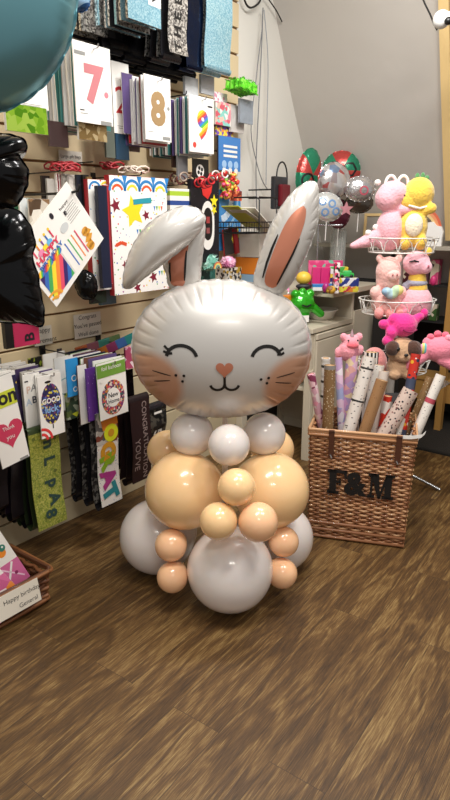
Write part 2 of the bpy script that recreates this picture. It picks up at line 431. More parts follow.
for i in range(40):
    t = 2*PI*i/40; q = hp(224.6, 366.5); heart.append((q[0]+.031*math.sin(t)**3, q[1]+.031*(13*math.cos(t)-5*math.cos(2*t)-2*math.cos(3*t)-math.cos(4*t))/16))
hf.patch(mb, heart[::-1], coral, .0025)
hf.ribbon(mb, [hp(224.7, 374), hp(224.8, 382)], .009, INK)
hf.ribbon(mb, harc(217.8, 382, 7, 6.3, 192, 360), .0095, INK); hf.ribbon(mb, harc(231.8, 382, 7, 6.3, 180, 348), .0095, INK)
for px, py in ((177, 374), (185, 374), (183.5, 380), (260.5, 378), (268, 377), (266.5, 382.5)):
    q = hp(px, py); hf.patch(mb, [(q[0]+.0052*math.cos(2*PI*i/30), q[1]+.0052*math.sin(2*PI*i/30)) for i in range(30)], INK, .002, M=2)
for a, b in (((153, 371.5), (172, 375)), ((154, 383), (171, 380)), ((276, 377.5), (295, 374.5)), ((275, 382.5), (292, 386))):
    hf.ribbon(mb, [hp(*a), hp(*b)], .0042, INK, .002, True)
head = mb.build('foil_head', bunny, ho-bunny.location)
def px_outline(pts, Y, org):
    r = []
    for x, y in pts:
        p = at(x, y, Y); r.append((p.x-org.x, p.z-org.z))
    return r
def ear(name, outl, inner, lines, Y, puck, rot=None, thick=.05, holes=True):
    org = at(sum(p[0] for p in outl)/len(outl), sum(p[1] for p in outl)/len(outl), Y)
    o2 = px_outline(outl, Y, org)
    f = Foil(o2, thick, puck, .0045, .55, M=14, rim=.004, seed=5)
    m_ = MB(); f.mesh(m_, pearl)
    if inner: f.patch(m_, px_outline(inner, Y, org), coral, .002)
    for ln in lines: f.ribbon(m_, px_outline(ln, Y, org), .008, INK, .003, True)
    return m_.build(name, head, org-ho)
ear('ear', [(313.5, 181.5), (318.5, 192), (317.5, 221), (312, 240), (304, 260), (291, 284), (276, 296), (262, 292), (254, 281), (259, 259), (271, 226), (287, 199), (302, 185)],
    [(302.5, 206), (303.5, 220), (293, 250), (278, 282), (271, 287), (264, 279), (273, 249), (287, 219)],
    [[(262, 277), (266, 262), (271, 248), (277, 234)], [(276, 284), (284, 268), (292, 252), (298, 238)]], BY-.01, 24)
ear('ear', [(164, 262), (167, 275), (171, 287), (197, 290), (201, 264), (205, 228), (200, 222), (192, 232), (176, 248)],
    [(169, 254), (188, 243), (185.5, 262), (184.5, 284), (172, 284), (170, 268)],
    [[(170.5, 262), (170, 270), (171, 281)], [(187, 250), (186, 262), (185, 280)]], BY+.02, 16, thick=.035)
ear('ear_flap', [(203, 214), (204, 223), (197, 236), (182, 249), (165, 262), (146, 277), (131, 288), (123, 285), (126, 264), (135, 242), (150, 223), (171, 210), (190, 206.5)],
    None, [], BY-.05, 22, thick=.06)
# latex balloons
def latex(name, px, py, rp, Y, mat, toward=(0, 2.36, .45)):
    c = at(px, py, Y); dep = Y*cp-(c.z-1.5)*sp; r = rp/620*dep
    d = (Vector(toward)-c).normalized(); q = d.to_track_quat('Z', 'Y').to_matrix().to_4x4(); m_ = MB()
    prof = [(0.0001, -r)]
    for i in range(1, 30):
        a = PI*i/30; z = -math.cos(a); rr = math.sin(a)
        k = 1+.10*max(0, z)**3; rr *= 1-.10*max(0, z)**2
        prof.append((r*rr, r*z*k))
    prof += [(r*.05, r*1.12), (r*.035, r*1.15), (r*.07, r*1.19), (.0001, r*1.2)]
    m_.lathe(prof, mat, n=40, M=q)
    return m_.build(name, bunny, c-bunny.location), r
def latm(h):
    m, nt, b = newmat('latex_'+h); b.inputs['Base Color'].default_value = rgb(h); b.inputs['Roughness'].default_value = .22
    b.inputs['Coat Weight'].default_value = .5; b.inputs['Coat Roughness'].default_value = .08
    b.inputs['Subsurface Weight'].default_value = .25; b.inputs['Subsurface Radius'].default_value = (.06, .04, .03); b.inputs['Subsurface Scale'].default_value = .3
    b.inputs['Specular IOR Level'].default_value = .55
    return m
lw = latm('ebe2dd'); lp = latm('fad09a'); lp2 = latm('fac69a')
for nm, x, y, r, Y, mt, tw in (
    ('white_balloon', 230, 568.5, 43, 2.135, lw, (0, 2.4, .35)), ('white_balloon', 157.5, 536, 37.5, 2.40, lw, (0, 2.45, .3)), ('white_balloon', 279, 537, 34, 2.44, lw, (0, 2.45, .3)),
    ('peach_balloon', 184.5, 490, 39.5, 2.26, lp, (0, 2.4, .45)), ('peach_balloon', 270.5, 490, 38.5, 2.28, lp, (0, 2.4, .45)),
    ('peach_balloon', 168, 451, 21, 2.47, lp, (0, 2.4, .5)), ('peach_balloon', 273, 449, 21, 2.5, lp, (0, 2.4, .5)),
    ('white_balloon', 192, 434, 22, 2.3, lw, (0, 2.4, .55)), ('white_balloon', 264, 434, 21.5, 2.33, lw, (0, 2.4, .55)),
    ('small_white_balloon', 229, 445, 21, 2.14, lw, (0, 2.4, .55)),
    ('small_peach_balloon', 236.5, 487, 19, 2.04, lp, (0, 2.4, .45)), ('small_peach_balloon', 218.5, 521, 19, 2.0, lp, (0, 2.4, .4)),
    ('small_peach_balloon', 258, 522, 20, 2.0, lp2, (0, 2.4, .4)), ('small_peach_balloon', 171, 545, 16.3, 2.16, lp2, (0, 2.4, .3)),
    ('small_peach_balloon', 172.5, 577, 15.7, 2.13, lp2, (0, 2.4, .3)), ('small_peach_balloon', 283.5, 541.5, 15.3, 2.2, lp2, (0, 2.4, .3)),
    ('small_peach_balloon', 282, 573, 15.3, 2.16, lp2, (0, 2.4, .3))):
    latex(nm, x, y, r, Y, mt, tw)
# hidden core the balloons are tied to, and the neck of the foil head
mb = MB(); mb.tube([(0, 0, .02), (0, 0, .8)], .012, WHITE); mb.lathe([(.0001, 0), (.11, 0), (.11, .012), (.0001, .02)], WHITE); mb.build('base_and_pole', bunny, (0, .06, 0))
# ------------------------------------------------------------------ near foil balloons at the left edge
teal = foil('6a9ca6', .28, 3, .08, .6); blackf = foil('101012', .16, 9, .5, .55)
YT = 1.55
org = at(-48, -25, YT); KT = YT/ (620*cp)
tf = Foil([(.42*math.cos(2*PI*i/24)*.625, .42*math.sin(2*PI*i/24)*.665) for i in range(24)], .12, 34, .003, .5, M=24, rim=.005, seed=2, L0=.86)
tb = MB(); tf.mesh(tb, teal)
tag(tb.build('foil_balloon', None, org, rot=(0, 0, math.radians(12))), 'big round teal foil balloon at the upper left edge', 'balloon')
def foil_thing(name, label, outl, Y, T_, puck, mat, amp=.006, rotz=0, group=None, cat='balloon', extra=None):
    org = at(sum(p[0] for p in outl)/len(outl), sum(p[1] for p in outl)/len(outl), Y)
    f = Foil(px_outline(outl, Y, org), T_, puck, amp, .55, M=14, rim=.004, seed=puck); m_ = MB(); f.mesh(m_, mat)
    if extra: extra(m_, f, org)
    o = m_.build(name, None, org, rotz); tag(o, label, cat, group); return o
foil_thing('foil_balloon', 'shiny black foil balloon at the left edge, upper lobe beneath the teal balloon',
    [(-60, 150), (-30, 136), (0, 134), (18, 137), (26, 143), (25, 152), (19, 157), (27, 168), (27, 184), (20, 200), (14, 206), (-10, 208), (-50, 205), (-70, 180)], 1.62, .09, 22, blackf, .008)
foil_thing('foil_balloon', 'shiny black foil balloon at the left edge, lower lobe over the pink pack',
    [(-60, 225), (-30, 206), (0, 206), (18, 211), (30, 226), (35, 244), (32, 258), (37, 272), (40, 290), (44, 312), (41, 326), (24, 323), (0, 322), (-40, 318), (-70, 270)], 1.83, .09, 24, blackf, .008)
# ------------------------------------------------------------------ hooks and packs on the slatted wall
CLEAR = col('f4f6f8', .12, 0, .5, 0, .3, .28)
GREYL = col('8d8d8a', .4); HOOKM = CHROME
def hook(s, z, L_, label, mat=None, group=None, up=.012):
    zz = (round((z-.06)/GP)*GP+.045) if False else z
    m_ = MB(); mt = mat or HOOKM
    m_.box((0, -.003, 0.0), (.03, .004, .05), mt)
    m_.tube([(0, -.004, 0), (0, -L_*.5, .001), (0, -L_+.008, .003), (0, -L_, .006), (0, -L_-.002, .006+up)], .003, mt, 6)
    o = m_.build('display_hook', None, W(s, .0, z), TH); tag(o, label, 'hook', group); return o
def pack_mesh(w, hgt, front, edge=None, th=.004, tab=0.0, draw=None, back=None):
    """a hanging card or sleeve: x centred, hole at z=0, body below; front skin at y=-th"""
    m_ = MB(); e = edge or front
    pts = [(-w/2, -hgt+.012), (w/2, -hgt+.012), (w/2, .012), (-w/2, .012)]
    if tab: pts = [(-w/2, -hgt), (w/2, -hgt), (w/2, -.02), (tab, -.02), (tab*.7, .015), (-tab*.7, .015), (-tab, -.02), (-w/2, -.02)]
    m_.prism(pts, -th, 0, e)
    m_.poly([(p[0]*.995, (p[1]+hgt/2)*.995-hgt/2) for p in pts], -th-.0008, front)
    if draw: draw(m_, w, hgt, -th-.0016)
    return m_
def span(x0, x1, y0, y1, h):
    ym = (y0+y1)/2; a = wl(x0, ym, h); b = wl(x1, ym, h); xm = (x0+x1)/2
    zt = wl(xm, y0, h)[1]; zb = wl(xm, y1, h)[1]
    return (a[0]+b[0])/2, b[0]-a[0], zt, zt-zb
def pack(name, label, cat, box, h, front, edge=None, th=.004, tab=0.0, draw=None, tilt=0.0, group=None, yaw=0.0):
    s, w, z, hg = span(*box, h)
    m_ = pack_mesh(w, hg, front, edge, th, tab, draw)
    if tilt: 
        Mt = T(0, 0, -.01)@RY(tilt)@T(0, 0, .01); m_.v = [tuple(Mt@Vector(v)) for v in m_.v]
    o = m_.build(name, None, W(s, h, z-.012), TH+yaw); tag(o, label, cat, group); return o, (s, w, z, hg)
def behind(name, label, cat, box, h1, h0, n, fronts, group, w=None, hg=None, th=.005, dz=0.0, jit=.006, tabs=0.0, dh=0.0):
    """the packs queued behind a front one on the same hook: own object each"""
    s, W_, z, H_ = span(*box, h1); w = w or W_; hg = hg or H_
    rnd = random.Random(len(label)+n); proto = {}
    for i in range(n):
        f = fronts[i % len(fronts)]; hh = h1-(i+1)*(h1-h0)/n
        if f not in proto:
            m_ = pack_mesh(w*1.0, hg, f[0], f[1], th, tabs); o = m_.build(name); proto[f] = o
        else: o = proto[f].copy(); C.objects.link(o)
        o.location = W(s+rnd.uniform(-jit, jit), hh, z-.012+dz+rnd.uniform(-jit, jit)); o.rotation_euler = (0, rnd.uniform(-.02, .02), TH+rnd.uniform(-.05, .05))
        tag(o, label, cat, group)
def pr(*a): return a
wht = CARD; gw = col('d9d7d3', .35, 0, .3)
def c7(m_, w, h, y):
    m_.text('7', w*.03, -h*.46, h*.62, y, col('d98a90', .3, .3), bold=.05, sx=1.05)
    m_.disc(w*.34, -h*.56, w*.06, y, col('d9808a', .4)); m_.box((-w*.33, y, -h*.1), (w*.28, .0008, h*.045), GREYL)
    m_.box((w*.3, y, -h*.93), (w*.3, .0008, h*.05), GREYL); m_.box((-w*.35, y, -h*.8), (w*.12, .0008, h*.012), TEXTB); m_.box((-w*.3, y, -h*.84), (w*.2, .0008, h*.006), GREYL)
def c8(m_, w, h, y):
    m_.text('8', 0, -h*.45, h*.68, y, col('c3a377', .25, .5), bold=.05, sx=1.0); m_.disc(w*.4, -h*.42, w*.05, y, GREYL)
    m_.box((w*.3, y, -h*.9), (w*.3, .0008, h*.05), GREYL); m_.box((-w*.3, y, -h*.82), (w*.2, .0008, h*.006), GREYL)
RB = ('d8483a', 'ef9a2c', 'f3dc3f', '4fae55', '3a7fc4', '7b4a9c')
rbm = stripes(RB, 9, 'Z', .3); rbx = stripes(RB, 9, 'X', .3)
def c9(m_, w, h, y):
    m_.text('9', w*.04, -h*.45, h*.66, y, stripes(RB, 14, 'Z', .3, .6), bold=.05); m_.disc(-w*.3, -h*.82, w*.07, y, col('c8443c', .4))
    m_.box((w*.34, y, -h*.1), (w*.2, .0008, h*.03), TEXTB)
def lines(m_, w, h, y, z0, k, c=GREYL, ww=.6, x=0):
    for i in range(k): m_.box((x, y, z0-i*h*.03), (w*ww*(1-.2*(i % 2)), .0006, h*.008), c)
tealm = col('3f7f7c', .4); purp = col('5b4a78', .4); brn = col('6f4a3c', .4); navy = col('181f36', .35); redp = col('a8232c', .4)
edges1 = [(tealm, wht), (gw, wht), (purp, gw), (gw, GREYL), (tealm, tealm), (wht, gw)]
H1 = .30
G = 'number balloon packs'
pack('balloon_pack', 'white card pack with a rose pink number 7 hanging on the wall', 'balloon pack', (73.5, 111, 45, 124), H1, wht, draw=c7, yaw=.03)
behind('balloon_pack', 'thin balloon packs queued on the hook behind the pink number 7', 'balloon pack', (73.5, 111, 47, 127), H1-.015, .03, 16, edges1, 'packs behind the number 7')
pack('balloon_pack', 'white card pack with a gold number 8 hanging on the wall', 'balloon pack', (144, 170, 77, 141), H1, wht, draw=c8)
pack('balloon_pack', 'white card pack with a multicoloured number 9 hanging on the wall', 'balloon pack', (188.5, 213, 97, 153), H1, wht, draw=c9)
behind('balloon_pack', 'balloon packs queued on the hook behind the gold number 8', 'balloon pack', (144, 170, 79, 144), H1-.012, .03, 19, [(wht, gw), (redp, brn), (gw, wht), (purp, purp), (wht, wht)], 'packs behind the number 8')
behind('balloon_pack', 'balloon packs queued on the hook behind the multicoloured number 9', 'balloon pack', (188.5, 213, 99, 155), H1-.012, .03, 19, [(gw, tealm), (tealm, gw), (wht, wht), (purp, navy)], 'packs behind the number 9')
def c2(m_, w, h, y):
    m_.text('2', 0, -h*.48, h*.55, y, col('b3242c', .4), bold=-.005, sx=1.1); lines(m_, w, h, y, -h*.85, 2)
pack('balloon_pack', 'white card pack with thin red strokes between numbers 7 and 8', 'balloon pack', (112, 129, 63, 134), .17, wht, draw=c2)
pack('balloon_pack', 'narrow purple sleeve pack with pink tabs, left of number 8', 'balloon pack', (122, 133, 74, 134), .2, purp, gw)
def c1(m_, w, h, y): m_.text('1', w*.1, -h*.4, h*.5, y, col('e9b9b4', .4), bold=.04); lines(m_, w, h, y, -h*.85, 2)
pack('balloon_pack', 'white card pack with a faint pink number, under the teal balloon', 'balloon pack', (10, 46, 58, 108), .34, wht, draw=c1)
grn = busy(('7fb52a', '9ccc3a', '5f9a1f', 'b9dc5a'), 40, .15, .5)
pack('foil_pack', 'clear sleeve of bright lime green shredded foil', 'craft pack', (4, 45, 106, 133), .36, grn, wht, th=.012)
gold = busy(('b59a6c', 'd8c397', '94794c'), 50, .2, .6)
pack('foil_pack', 'clear sleeve of pale gold foil beneath the number 7', 'craft pack', (77, 105, 121, 141), .27, gold, wht, th=.01)
pack('foil_pack', 'dark brown pouch hanging below the packs behind number 7', 'craft pack', (47, 66, 122, 147), .2, col('4a3838', .3), th=.012)
pack('foil_pack', 'dark blue pouch hanging below the purple sleeve', 'craft pack', (114, 127, 134, 160), .16, col('26435a', .3), th=.012)
for i, (x0, x1, y0, y1, c_, lb) in enumerate(((129, 138, 132, 152, '6b5a55', 'brown'), (171, 183, 139, 168, '4a342e', 'dark red brown'), (104, 113, 118, 158, '5b6158', 'grey'), (176, 186, 128, 180, '8f8f92', 'silver grey'))):
    pack('foil_pack', lb+' narrow pouch hanging at the lower edge of the number packs', 'craft pack', (x0, x1, y0, y1), .14+.02*i, col(c_, .35), th=.01)
for (x, y, h) in ((92, 44, .31), (157, 77, .31), (200, 97, .31)): pass
for x, y, nm in ((93, 50, '7'), (157, 82, '8'), (201, 101, '9')):
    s, z = wl(x, y, H1); hook(s, z, H1+.03, 'chrome hook carrying the %s packs' % {'7':'rose pink number seven','8':'gold number eight','9':'multicoloured number nine'}[nm])
# top row: folded foil banners
bluf = busy(('86b6c8', '9cc6d4', '7aacc0', 'acd0da'), 220, .22, .5); silf = busy(('8e8a86', 'b8b4ae', '5d5a58', 'd8d4cc'), 150, .25, .6)
darkf = col('2b2a2e', .25, .4); navf = foil('16223e', .2, 12, .5)
def banner(name, label, s, z, w, hgt, h0, h1, folds, m1, m2, draw=None, group=None, tw=0.0, face=None):
    """a foil banner folded in a zigzag and hung flat against the next fold"""
    m_ = MB(); n = 14
    for k in range(folds):
        y = -(h0+(h1-h0)*k/max(1, folds-1)); vs = []
        ww = w*(1-.02*(k % 3)); off = random.uniform(-.01, .01)
        for i in range(n+1):
            t = i/n; z_ = -hgt*t*(1+.01*(k % 4)); yy = y+.010*math.sin(t*PI*2.2+k*.7)*t+tw*t*t
            for q in (-1, 1): vs.append((q*ww/2+off*t, yy, z_)); vs.append((q*ww/2+off*t, yy+.003, z_))
        f = []
        for i in range(n):
            a = i*4; b = a+4
            f += [(a, b, b+2, a+2), (a+1, a+3, b+3, b+1), (a, a+1, b+1, b), (a+2, b+2, b+3, a+3)]
        f += [(0, 2, 3, 1), (n*4, n*4+1, n*4+3, n*4+2)]
        m_.add(vs, f, face if (k == folds-1 and face) else (m1 if k % 2 == 0 else m2), False)
        if k < folds-1:   # rounded fold at the bottom or the top joining to the next
            y2 = -(h0+(h1-h0)*(k+1)/max(1, folds-1)); zz = -hgt if k % 2 == 0 else 0
            pts = [(math.cos(PI*i/6), math.sin(PI*i/6)) for i in range(7)]; rr = abs(y-y2)/2; sg = -1 if k % 2 == 0 else 1
            v2 = []
            for cx, sy in pts:
                for q in (-1, 1): v2.append((q*ww/2, (y+y2)/2+cx*rr+(tw if sg < 0 else 0), zz+sg*sy*rr*1.4))
            m_.add(v2, [(i*2, i*2+1, i*2+3, i*2+2) for i in range(6)], m2, True)
    if draw:
        # lettering follows the front fold
        y = -h1; d_ = MB(); draw(d_, w, hgt, 0)
        for kx, v in enumerate(d_.v):
            t = min(1, max(0, -v[2]/hgt)); yy = y+.010*math.sin(t*PI*2.2+(folds-1)*.7)*t+tw*t*t-.0015
            d_.v[kx] = (v[0], yy+v[1], v[2])
        k0 = len(m_.v); m_.v += d_.v
        for f, i, sm in zip(d_.f, d_.mi, d_.sm): m_.f.append(tuple(a+k0 for a in f)); m_.mi.append(m_.m(d_.mats[i])); m_.sm.append(sm)
    o = m_.build(name, None, W(s, 0, z), TH); tag(o, label, 'banner', group); return o
def bn(box, h): s, w, z, hg = span(*box, h); return s, z, w, hg
def dBA(m_, w, h, y):
    m_.poly([(w*.12, -h*.05), (w*.12, -h*.55), (w*.5, -h*.55), (w*.5, -h*.05)], y, wht); m_.text('BA', w*.31, -h*.3, h*.3, y-.001, TEXTB, rot=-PI/2*.93, bold=.02)
pack('foil_pack', 'light blue glossy banner pack with a white label at the top of the wall', 'banner pack', (124, 159, -30, 24), .36, bluf, silf, th=.012, draw=dBA, yaw=.05)
behind('foil_pack', 'sparkling banner packs stacked behind the light blue one at the top', 'banner pack', (124, 158, -30, 26), .345, .06, 9, [(bluf, silf), (silf, bluf), (darkf, silf)], 'sparkling banner packs', th=.012, jit=.008)
behind('foil_pack', 'dark glittery banner packs at the top beside the teal balloon', 'banner pack', (84, 117, -25, 34), .2, .05, 5, [(silf, silf), (darkf, silf)], 'dark glittery packs', th=.014, jit=.01)
def dLET(ch, c_, bold=.03):
    def f(m_, w, h, y):
        n = len(ch)
        for i, a in enumerate(ch): m_.text(a, 0, -h*(.16+.74*i/max(1, n-1)), min(w*.95, h/n*.95), y, c_, rot=PI/2, bold=bold)
    return f
s, z, w, hg = bn((165, 184, -28, 55), .34); banner('folded_banner', 'silver folded banner with black lettering, third from the right in the top row', s, z, w, hg, .22, .36, 5, silf, darkf, dLET('ABEHT', BLACK))
s, z, w, hg = bn((178, 191, -28, 46), .3); banner('folded_banner', 'gold edged folded banner with dark letters in the top row', s, z, w, hg, .21, .25, 2, busy(('d2b878', 'e6d3a0', 'a98d4c'), 90, .25, .6), navf, dLET('TFS', navf))
s, z, w, hg = bn((188, 203, -28, 66), .3); banner('folded_banner', 'navy blue folded foil banner beside the pale blue sparkling one', s, z, w, hg, .22, .3, 4, navf, navf)
s, z, w, hg = bn((203, 229, -28, 68), .3); banner('folded_banner', 'pale blue sparkling folded banner at the right end of the top row', s, z, w, hg, .22, .32, 4, silf, bluf, face=bluf)
for i, (x0, x1, y0, y1) in enumerate(((108, 128, 20, 50), (124, 148, 24, 58), (146, 168, 30, 66), (166, 196, 36, 72))):
    s, z, w, hg = bn((x0, x1, y0, y1), .2); banner('folded_banner', 'black folded foil banner hanging low under the top row', s, z, w, hg, .05, .2, 6, darkf, foil('17171a', .25, 15, .5), group='black folded banners under the top row')
def dball(m_, w, h, y): pass
foil_thing('foil_balloon', 'small blue and white foil shape at the top, right of the teal balloon', [(70, -6), (80, -8), (88, -3), (89, 5), (84, 11), (74, 10)], 2.45, .03, 12, stripes(('27507f', 'c8d4df', '27507f', '8fb0cc'), 14, 'Z', .25, .5, .4), .003)
# clear pouches, green garland, pink number packs at the right end of the wall
GAR = busy(('58c81e', '6fdc2c', '43a814', '86e84a'), 70, .6)
s, z = wl(241, 88, .16); m_ = MB(); rnd = random.Random(4)
for k in range(4): m_.bbox((0, -.02-.03*k, -.02), (.15, .026, .05), GAR, .01)
for k in range(700):
    x = rnd.uniform(-.08, .08); y = rnd.uniform(-.125, 0); zz = rnd.choice((-.045, .004, rnd.uniform(-.045, .004)));
    a = rnd.uniform(0, 6.28); m_.add([(x, y, zz), (x+.01*math.cos(a), y+.01*math.sin(a), zz+.006), (x+.004*math.cos(a+2), y-.012, zz+rnd.uniform(-.008, .01))], [(0, 1, 2)], GAR)
tag(m_.build('paper_garland', None, W(s, .1, z+.02), TH, rot=(0, .12, TH)), 'bundle of bright green tissue garland projecting from the wall', 'garland')
for i, (x0, x1, y0, y1, h, c_, nm) in enumerate(((183, 196, 78, 97, .2, 'd6d8da', 'clear pouch of white pieces nearest the dark banners'), (199, 212, 76, 95, .2, 'c9cdd2', 'clear pouch of small silver pieces above number 9'), (238, 251, 100, 124, .14, '9aa3ad', 'clear grey pouch hanging under the green garland'), (229, 242, 106, 133, .1, 'd9d3ce', 'clear white pouch left under the green garland'))):
    pack('clear_pouch', nm, 'pouch', (x0, x1, y0, y1), h, col(c_, .15, 0, .5, 40, .6, .8), th=.014)
pnk = busy(('e98a9a', 'f2c1b0', 'f6ece6', 'd9606f', '8ccfc4'), 45, .3)
pack('candle_pack', 'pink and mint patterned pack right of the number 9', 'candle pack', (214, 232, 103, 126), .1, pnk, wht, th=.01)
pack('candle_pack', 'purple headed pack of small bright pieces above the blue pack', 'candle pack', (215, 232, 127, 137), .08, busy(('5a3a90', '7a52b8', 'e88a4a', 'e8d84a'), 60, .3), th=.01)
pack('candle_pack', 'small white and pink card pack above the blue sign pack', 'candle pack', (213, 226, 93, 103), .06, busy(('f4e6ea', 'e49ab4', 'ffffff'), 60, .4), th=.008)
def bluepk(m_, w, h, y):
    for i, t in enumerate(('YAAH', 'SCENE')): m_.text(t, w*.1, -h*(.3+.2*i), h*.17, y, wht, bold=.02, rot=-.12)
    for i in range(3): m_.disc(-w*.25+i*w*.27, -h*.75, w*.1, y, col('9fc3e6', .4)); m_.disc(-w*.25+i*w*.27, -h*.93, w*.08, y, wht)
def pk2(m_, w, h, y):
    for i in range(3): m_.box((w*.03, y, -h*(.22+.14*i)), (w*.62, .0008, h*.07), wht)
    for i in range(3): m_.disc(-w*.25+i*w*.27, -h*.75, w*.1, y, col('9fc3e6', .4)); m_.disc(-w*.25+i*w*.27, -h*.93, w*.08, y, wht)
pack('party_pack', 'blue pack with white printed lines above the bags of sweets', 'party pack', (217, 239, 137, 171), .09, col('3f7fc4', .25, 0, .5), navy, th=.01, draw=pk2)
candy = busy(('d83a2c', 'e8a23a', '7ab648', 'e85a8a', 'c82a3a', 'f0d060'), 55, .25)
m_ = MB(); rnd = random.Random(9)
s, z = wl(229, 185, .1)
for k in range(90):
    m_.ball((rnd.uniform(-.075, .075), rnd.uniform(-.03, .0), rnd.uniform(-.07, .07)), rnd.uniform(.008, .014), candy, 8)
tag(m_.build('sweet_bag', None, W(s, .09, z), TH), 'bag bulging with red, green and orange sweets', 'sweets')
pack('sweet_bag', 'small red and brown sweet bag at the right edge of the wall display', 'sweets', (230, 239, 191, 201), .12, busy(('b8432c', 'e08a5a', '7a2a20'), 60, .3), th=.02)
def sprp(m_, w, h, y):
    m_.arc(-w*.5, -h*.12, w*.55, -80, 60, w*.2, y, col('cfe2f2', .3)); m_.arc(-w*.5, -h*.12, w*.85, -75, 45, w*.08, y, col('8fbfe4', .3))
    m_.poly([(w*.1, -h*.62), (w*.3, -h*.62), (w*.25, -h*.52), (w*.18, -h*.48)], y, col('8fc4ea', .3))
pack('party_pack', 'tall light blue pack with a pale curved stripe at the wall end', 'party pack', (218, 239, 190, 250), .06, col('3e8fd0', .25, 0, .4), th=.01, draw=sprp)
pack('party_pack', 'yellow green card pack with a red diagonal edge below the light blue pack', 'party pack', (222, 237, 228, 254), .09, busy(('c9c43a', 'd8d24a', '3a3a3a'), 12, .4), redp, th=.01, tilt=-.12)
pack('party_pack', 'thin slanting red stick pack beside the yellow green card', 'party pack', (232, 236, 228, 254), .1, redp, th=.01, tilt=-.2)
def fluffy(label, c_, x, y, h, r, ex=None):
    s, z = wl(x, y, h); m_ = MB(); rnd = random.Random(int(x)); mt = busy(c_, 40, .6)
    m_.ball((0, 0, 0), r*.75, mt, 16)
    for k in range(260):
        v = Vector((rnd.gauss(0, 1), rnd.gauss(0, 1), rnd.gauss(0, 1))).normalized(); a = v*r*.6; b = v*r*rnd.uniform(.9, 1.1); t = v.orthogonal().normalized()*r*.12
        m_.add([a-t, a+t, b], [(0, 1, 2)], mt)
    if ex: ex(m_, r)
    tag(m_.build('tinsel_pompom', None, W(s, h, z), TH), label, 'pompom')
def rain(m_, r):
    for k, c_ in enumerate(('d86a5a', 'e8b05a', 'e8dc7a', '7ab0a8')): m_.arc(0, -r*.5, r*(.55-.09*k), 0, 180, r*.09, -r*1.1, col(c_, .4))
fluffy('mint green fluffy pompom with a small rainbow, behind the rabbit\'s left ear', ('8fc4b4', '6fae9c', 'b4dccf'), 208, 262, .22, .062, rain)
fluffy('pink tinsel pompom behind the top of the rabbit head', ('e8a0c4', 'f4c8dc', 'd880ae'), 228, 262, .2, .045)
pack('party_pack', 'white gold and black patterned pack under the pink pompom', 'party pack', (216, 240, 268, 290), .12, busy(('e8e4d8', '2a2a2a', 'c8a43a', 'e8e4d8'), 60, .4), th=.01)
pack('party_pack', 'teal toned pack under the mint pompom', 'party pack', (196, 214, 268, 292), .16, busy(('2f6a60', '4a8a80', '1f4a48'), 40, .4), th=.01)
# middle row
def reel(m_, w, h, y):
    m_.disc(-w*.05, -h*.5, h*.34, y, wht)
    for k in range(4): m_.disc(-w*.05+h*.17*math.cos(k*PI/2+.5), -h*.5+h*.17*math.sin(k*PI/2+.5), h*.1, y-.001, BLACK)
pack('party_pack', 'black pack with a white film reel hanging above the race car bag', 'party pack', (192, 208, 159, 178), .24, BLACK, draw=reel)
conf = busy(('e8c83a', 'c8343a', '3a6ab4', '4aa05a', '9a4a8a'), 48, .35, 0, 'f1efea', .2)
def bagdraw(m_, w, h, y):
    n = 4
    for i in range(n):
        cx = -w/2+w*(i+.5)/n
        m_.arc(cx, -h*.03-w*.1, w*.125, 0, 180, w*.035, y, col('2f7fc0', .35)); m_.arc(cx, -h*.03-w*.12, w*.085, 20, 160, w*.03, y, col('e8d23a', .35) if i % 2 else col('e0582c', .35))
        m_.poly([(cx+w*.125-.015, .012), (cx+w*.125+.015, .012), (cx+w*.125, -.03)], y, col('2f7fc0', .35))
    m_.star(-w*.12, -h*.27, w*.2, y, col('f0d62a', .3), .2, k=.5); m_.stroke([(-w*.12, -h*.19), (w*.02, -h*.18), (w*.2, -h*.17)], h*.045, y-.001, col('2a94a4', .35))
    for x, z_, r in ((-.42, -.22, .09), (.1, -.3, .07), (-.3, -.72, .06), (.2, -.85, .08), (.36, -.45, .05), (-.1, -.93, .07)): m_.star(w*x, h*z_, w*r, y, col('7c1f34', .35), .3)
    for x, z_, a in ((-.35, -.55, .2), (.05, -.6, .3), (.3, -.38, -.6)): m_.stroke([(w*(x-.09), h*z_), (w*x, h*z_+.012), (w*(x+.09), h*(z_+.02*a))], h*.03, y, col('d8502c', .35))
    for x, z_ in ((.0, -.42), (-.3, -.88), (.32, -.22), (.38, -.8)):
        for k, c_ in enumerate(('3a7ac4', '4aa05a', 'f0d62a', 'd8502c')): m_.poly([(w*(x-.08+.045*k), h*z_), (w*(x-.045+.045*k), h*z_), (w*(x-.06+.045*k), h*z_-.022)], y, col(c_, .35))
pack('gift_bag', 'large white gift bag printed with a yellow star and confetti', 'gift bag', (107, 163, 177, 292), .27, conf, redp, th=.03, draw=bagdraw)
pack('gift_bag', 'second confetti gift bag, half covered, left of the starry one', 'gift bag', (86, 108, 180, 290), .25, conf, redp, th=.03, draw=lambda m_, w, h, y: (m_.arc(-w*.2, -h*.06, w*.24, 0, 180, w*.07, y, col('2f7fc0', .35)), m_.arc(w*.28, -h*.06, w*.24, 0, 180, w*.07, y, col('e8d23a', .35)), m_.star(w*.1, -h*.3, w*.14, y, col('7c1f34', .35)), m_.star(-w*.2, -h*.7, w*.14, y, col('d8502c', .35))))
pack('gift_bag', 'narrow navy blue gift bag between the two confetti bags', 'gift bag', (97, 106, 186, 288), .3, navy, th=.02)
pack('gift_bag', 'narrow red edged gift bag beside the navy one', 'gift bag', (103, 109, 185, 284), .31, redp, wht, th=.008)
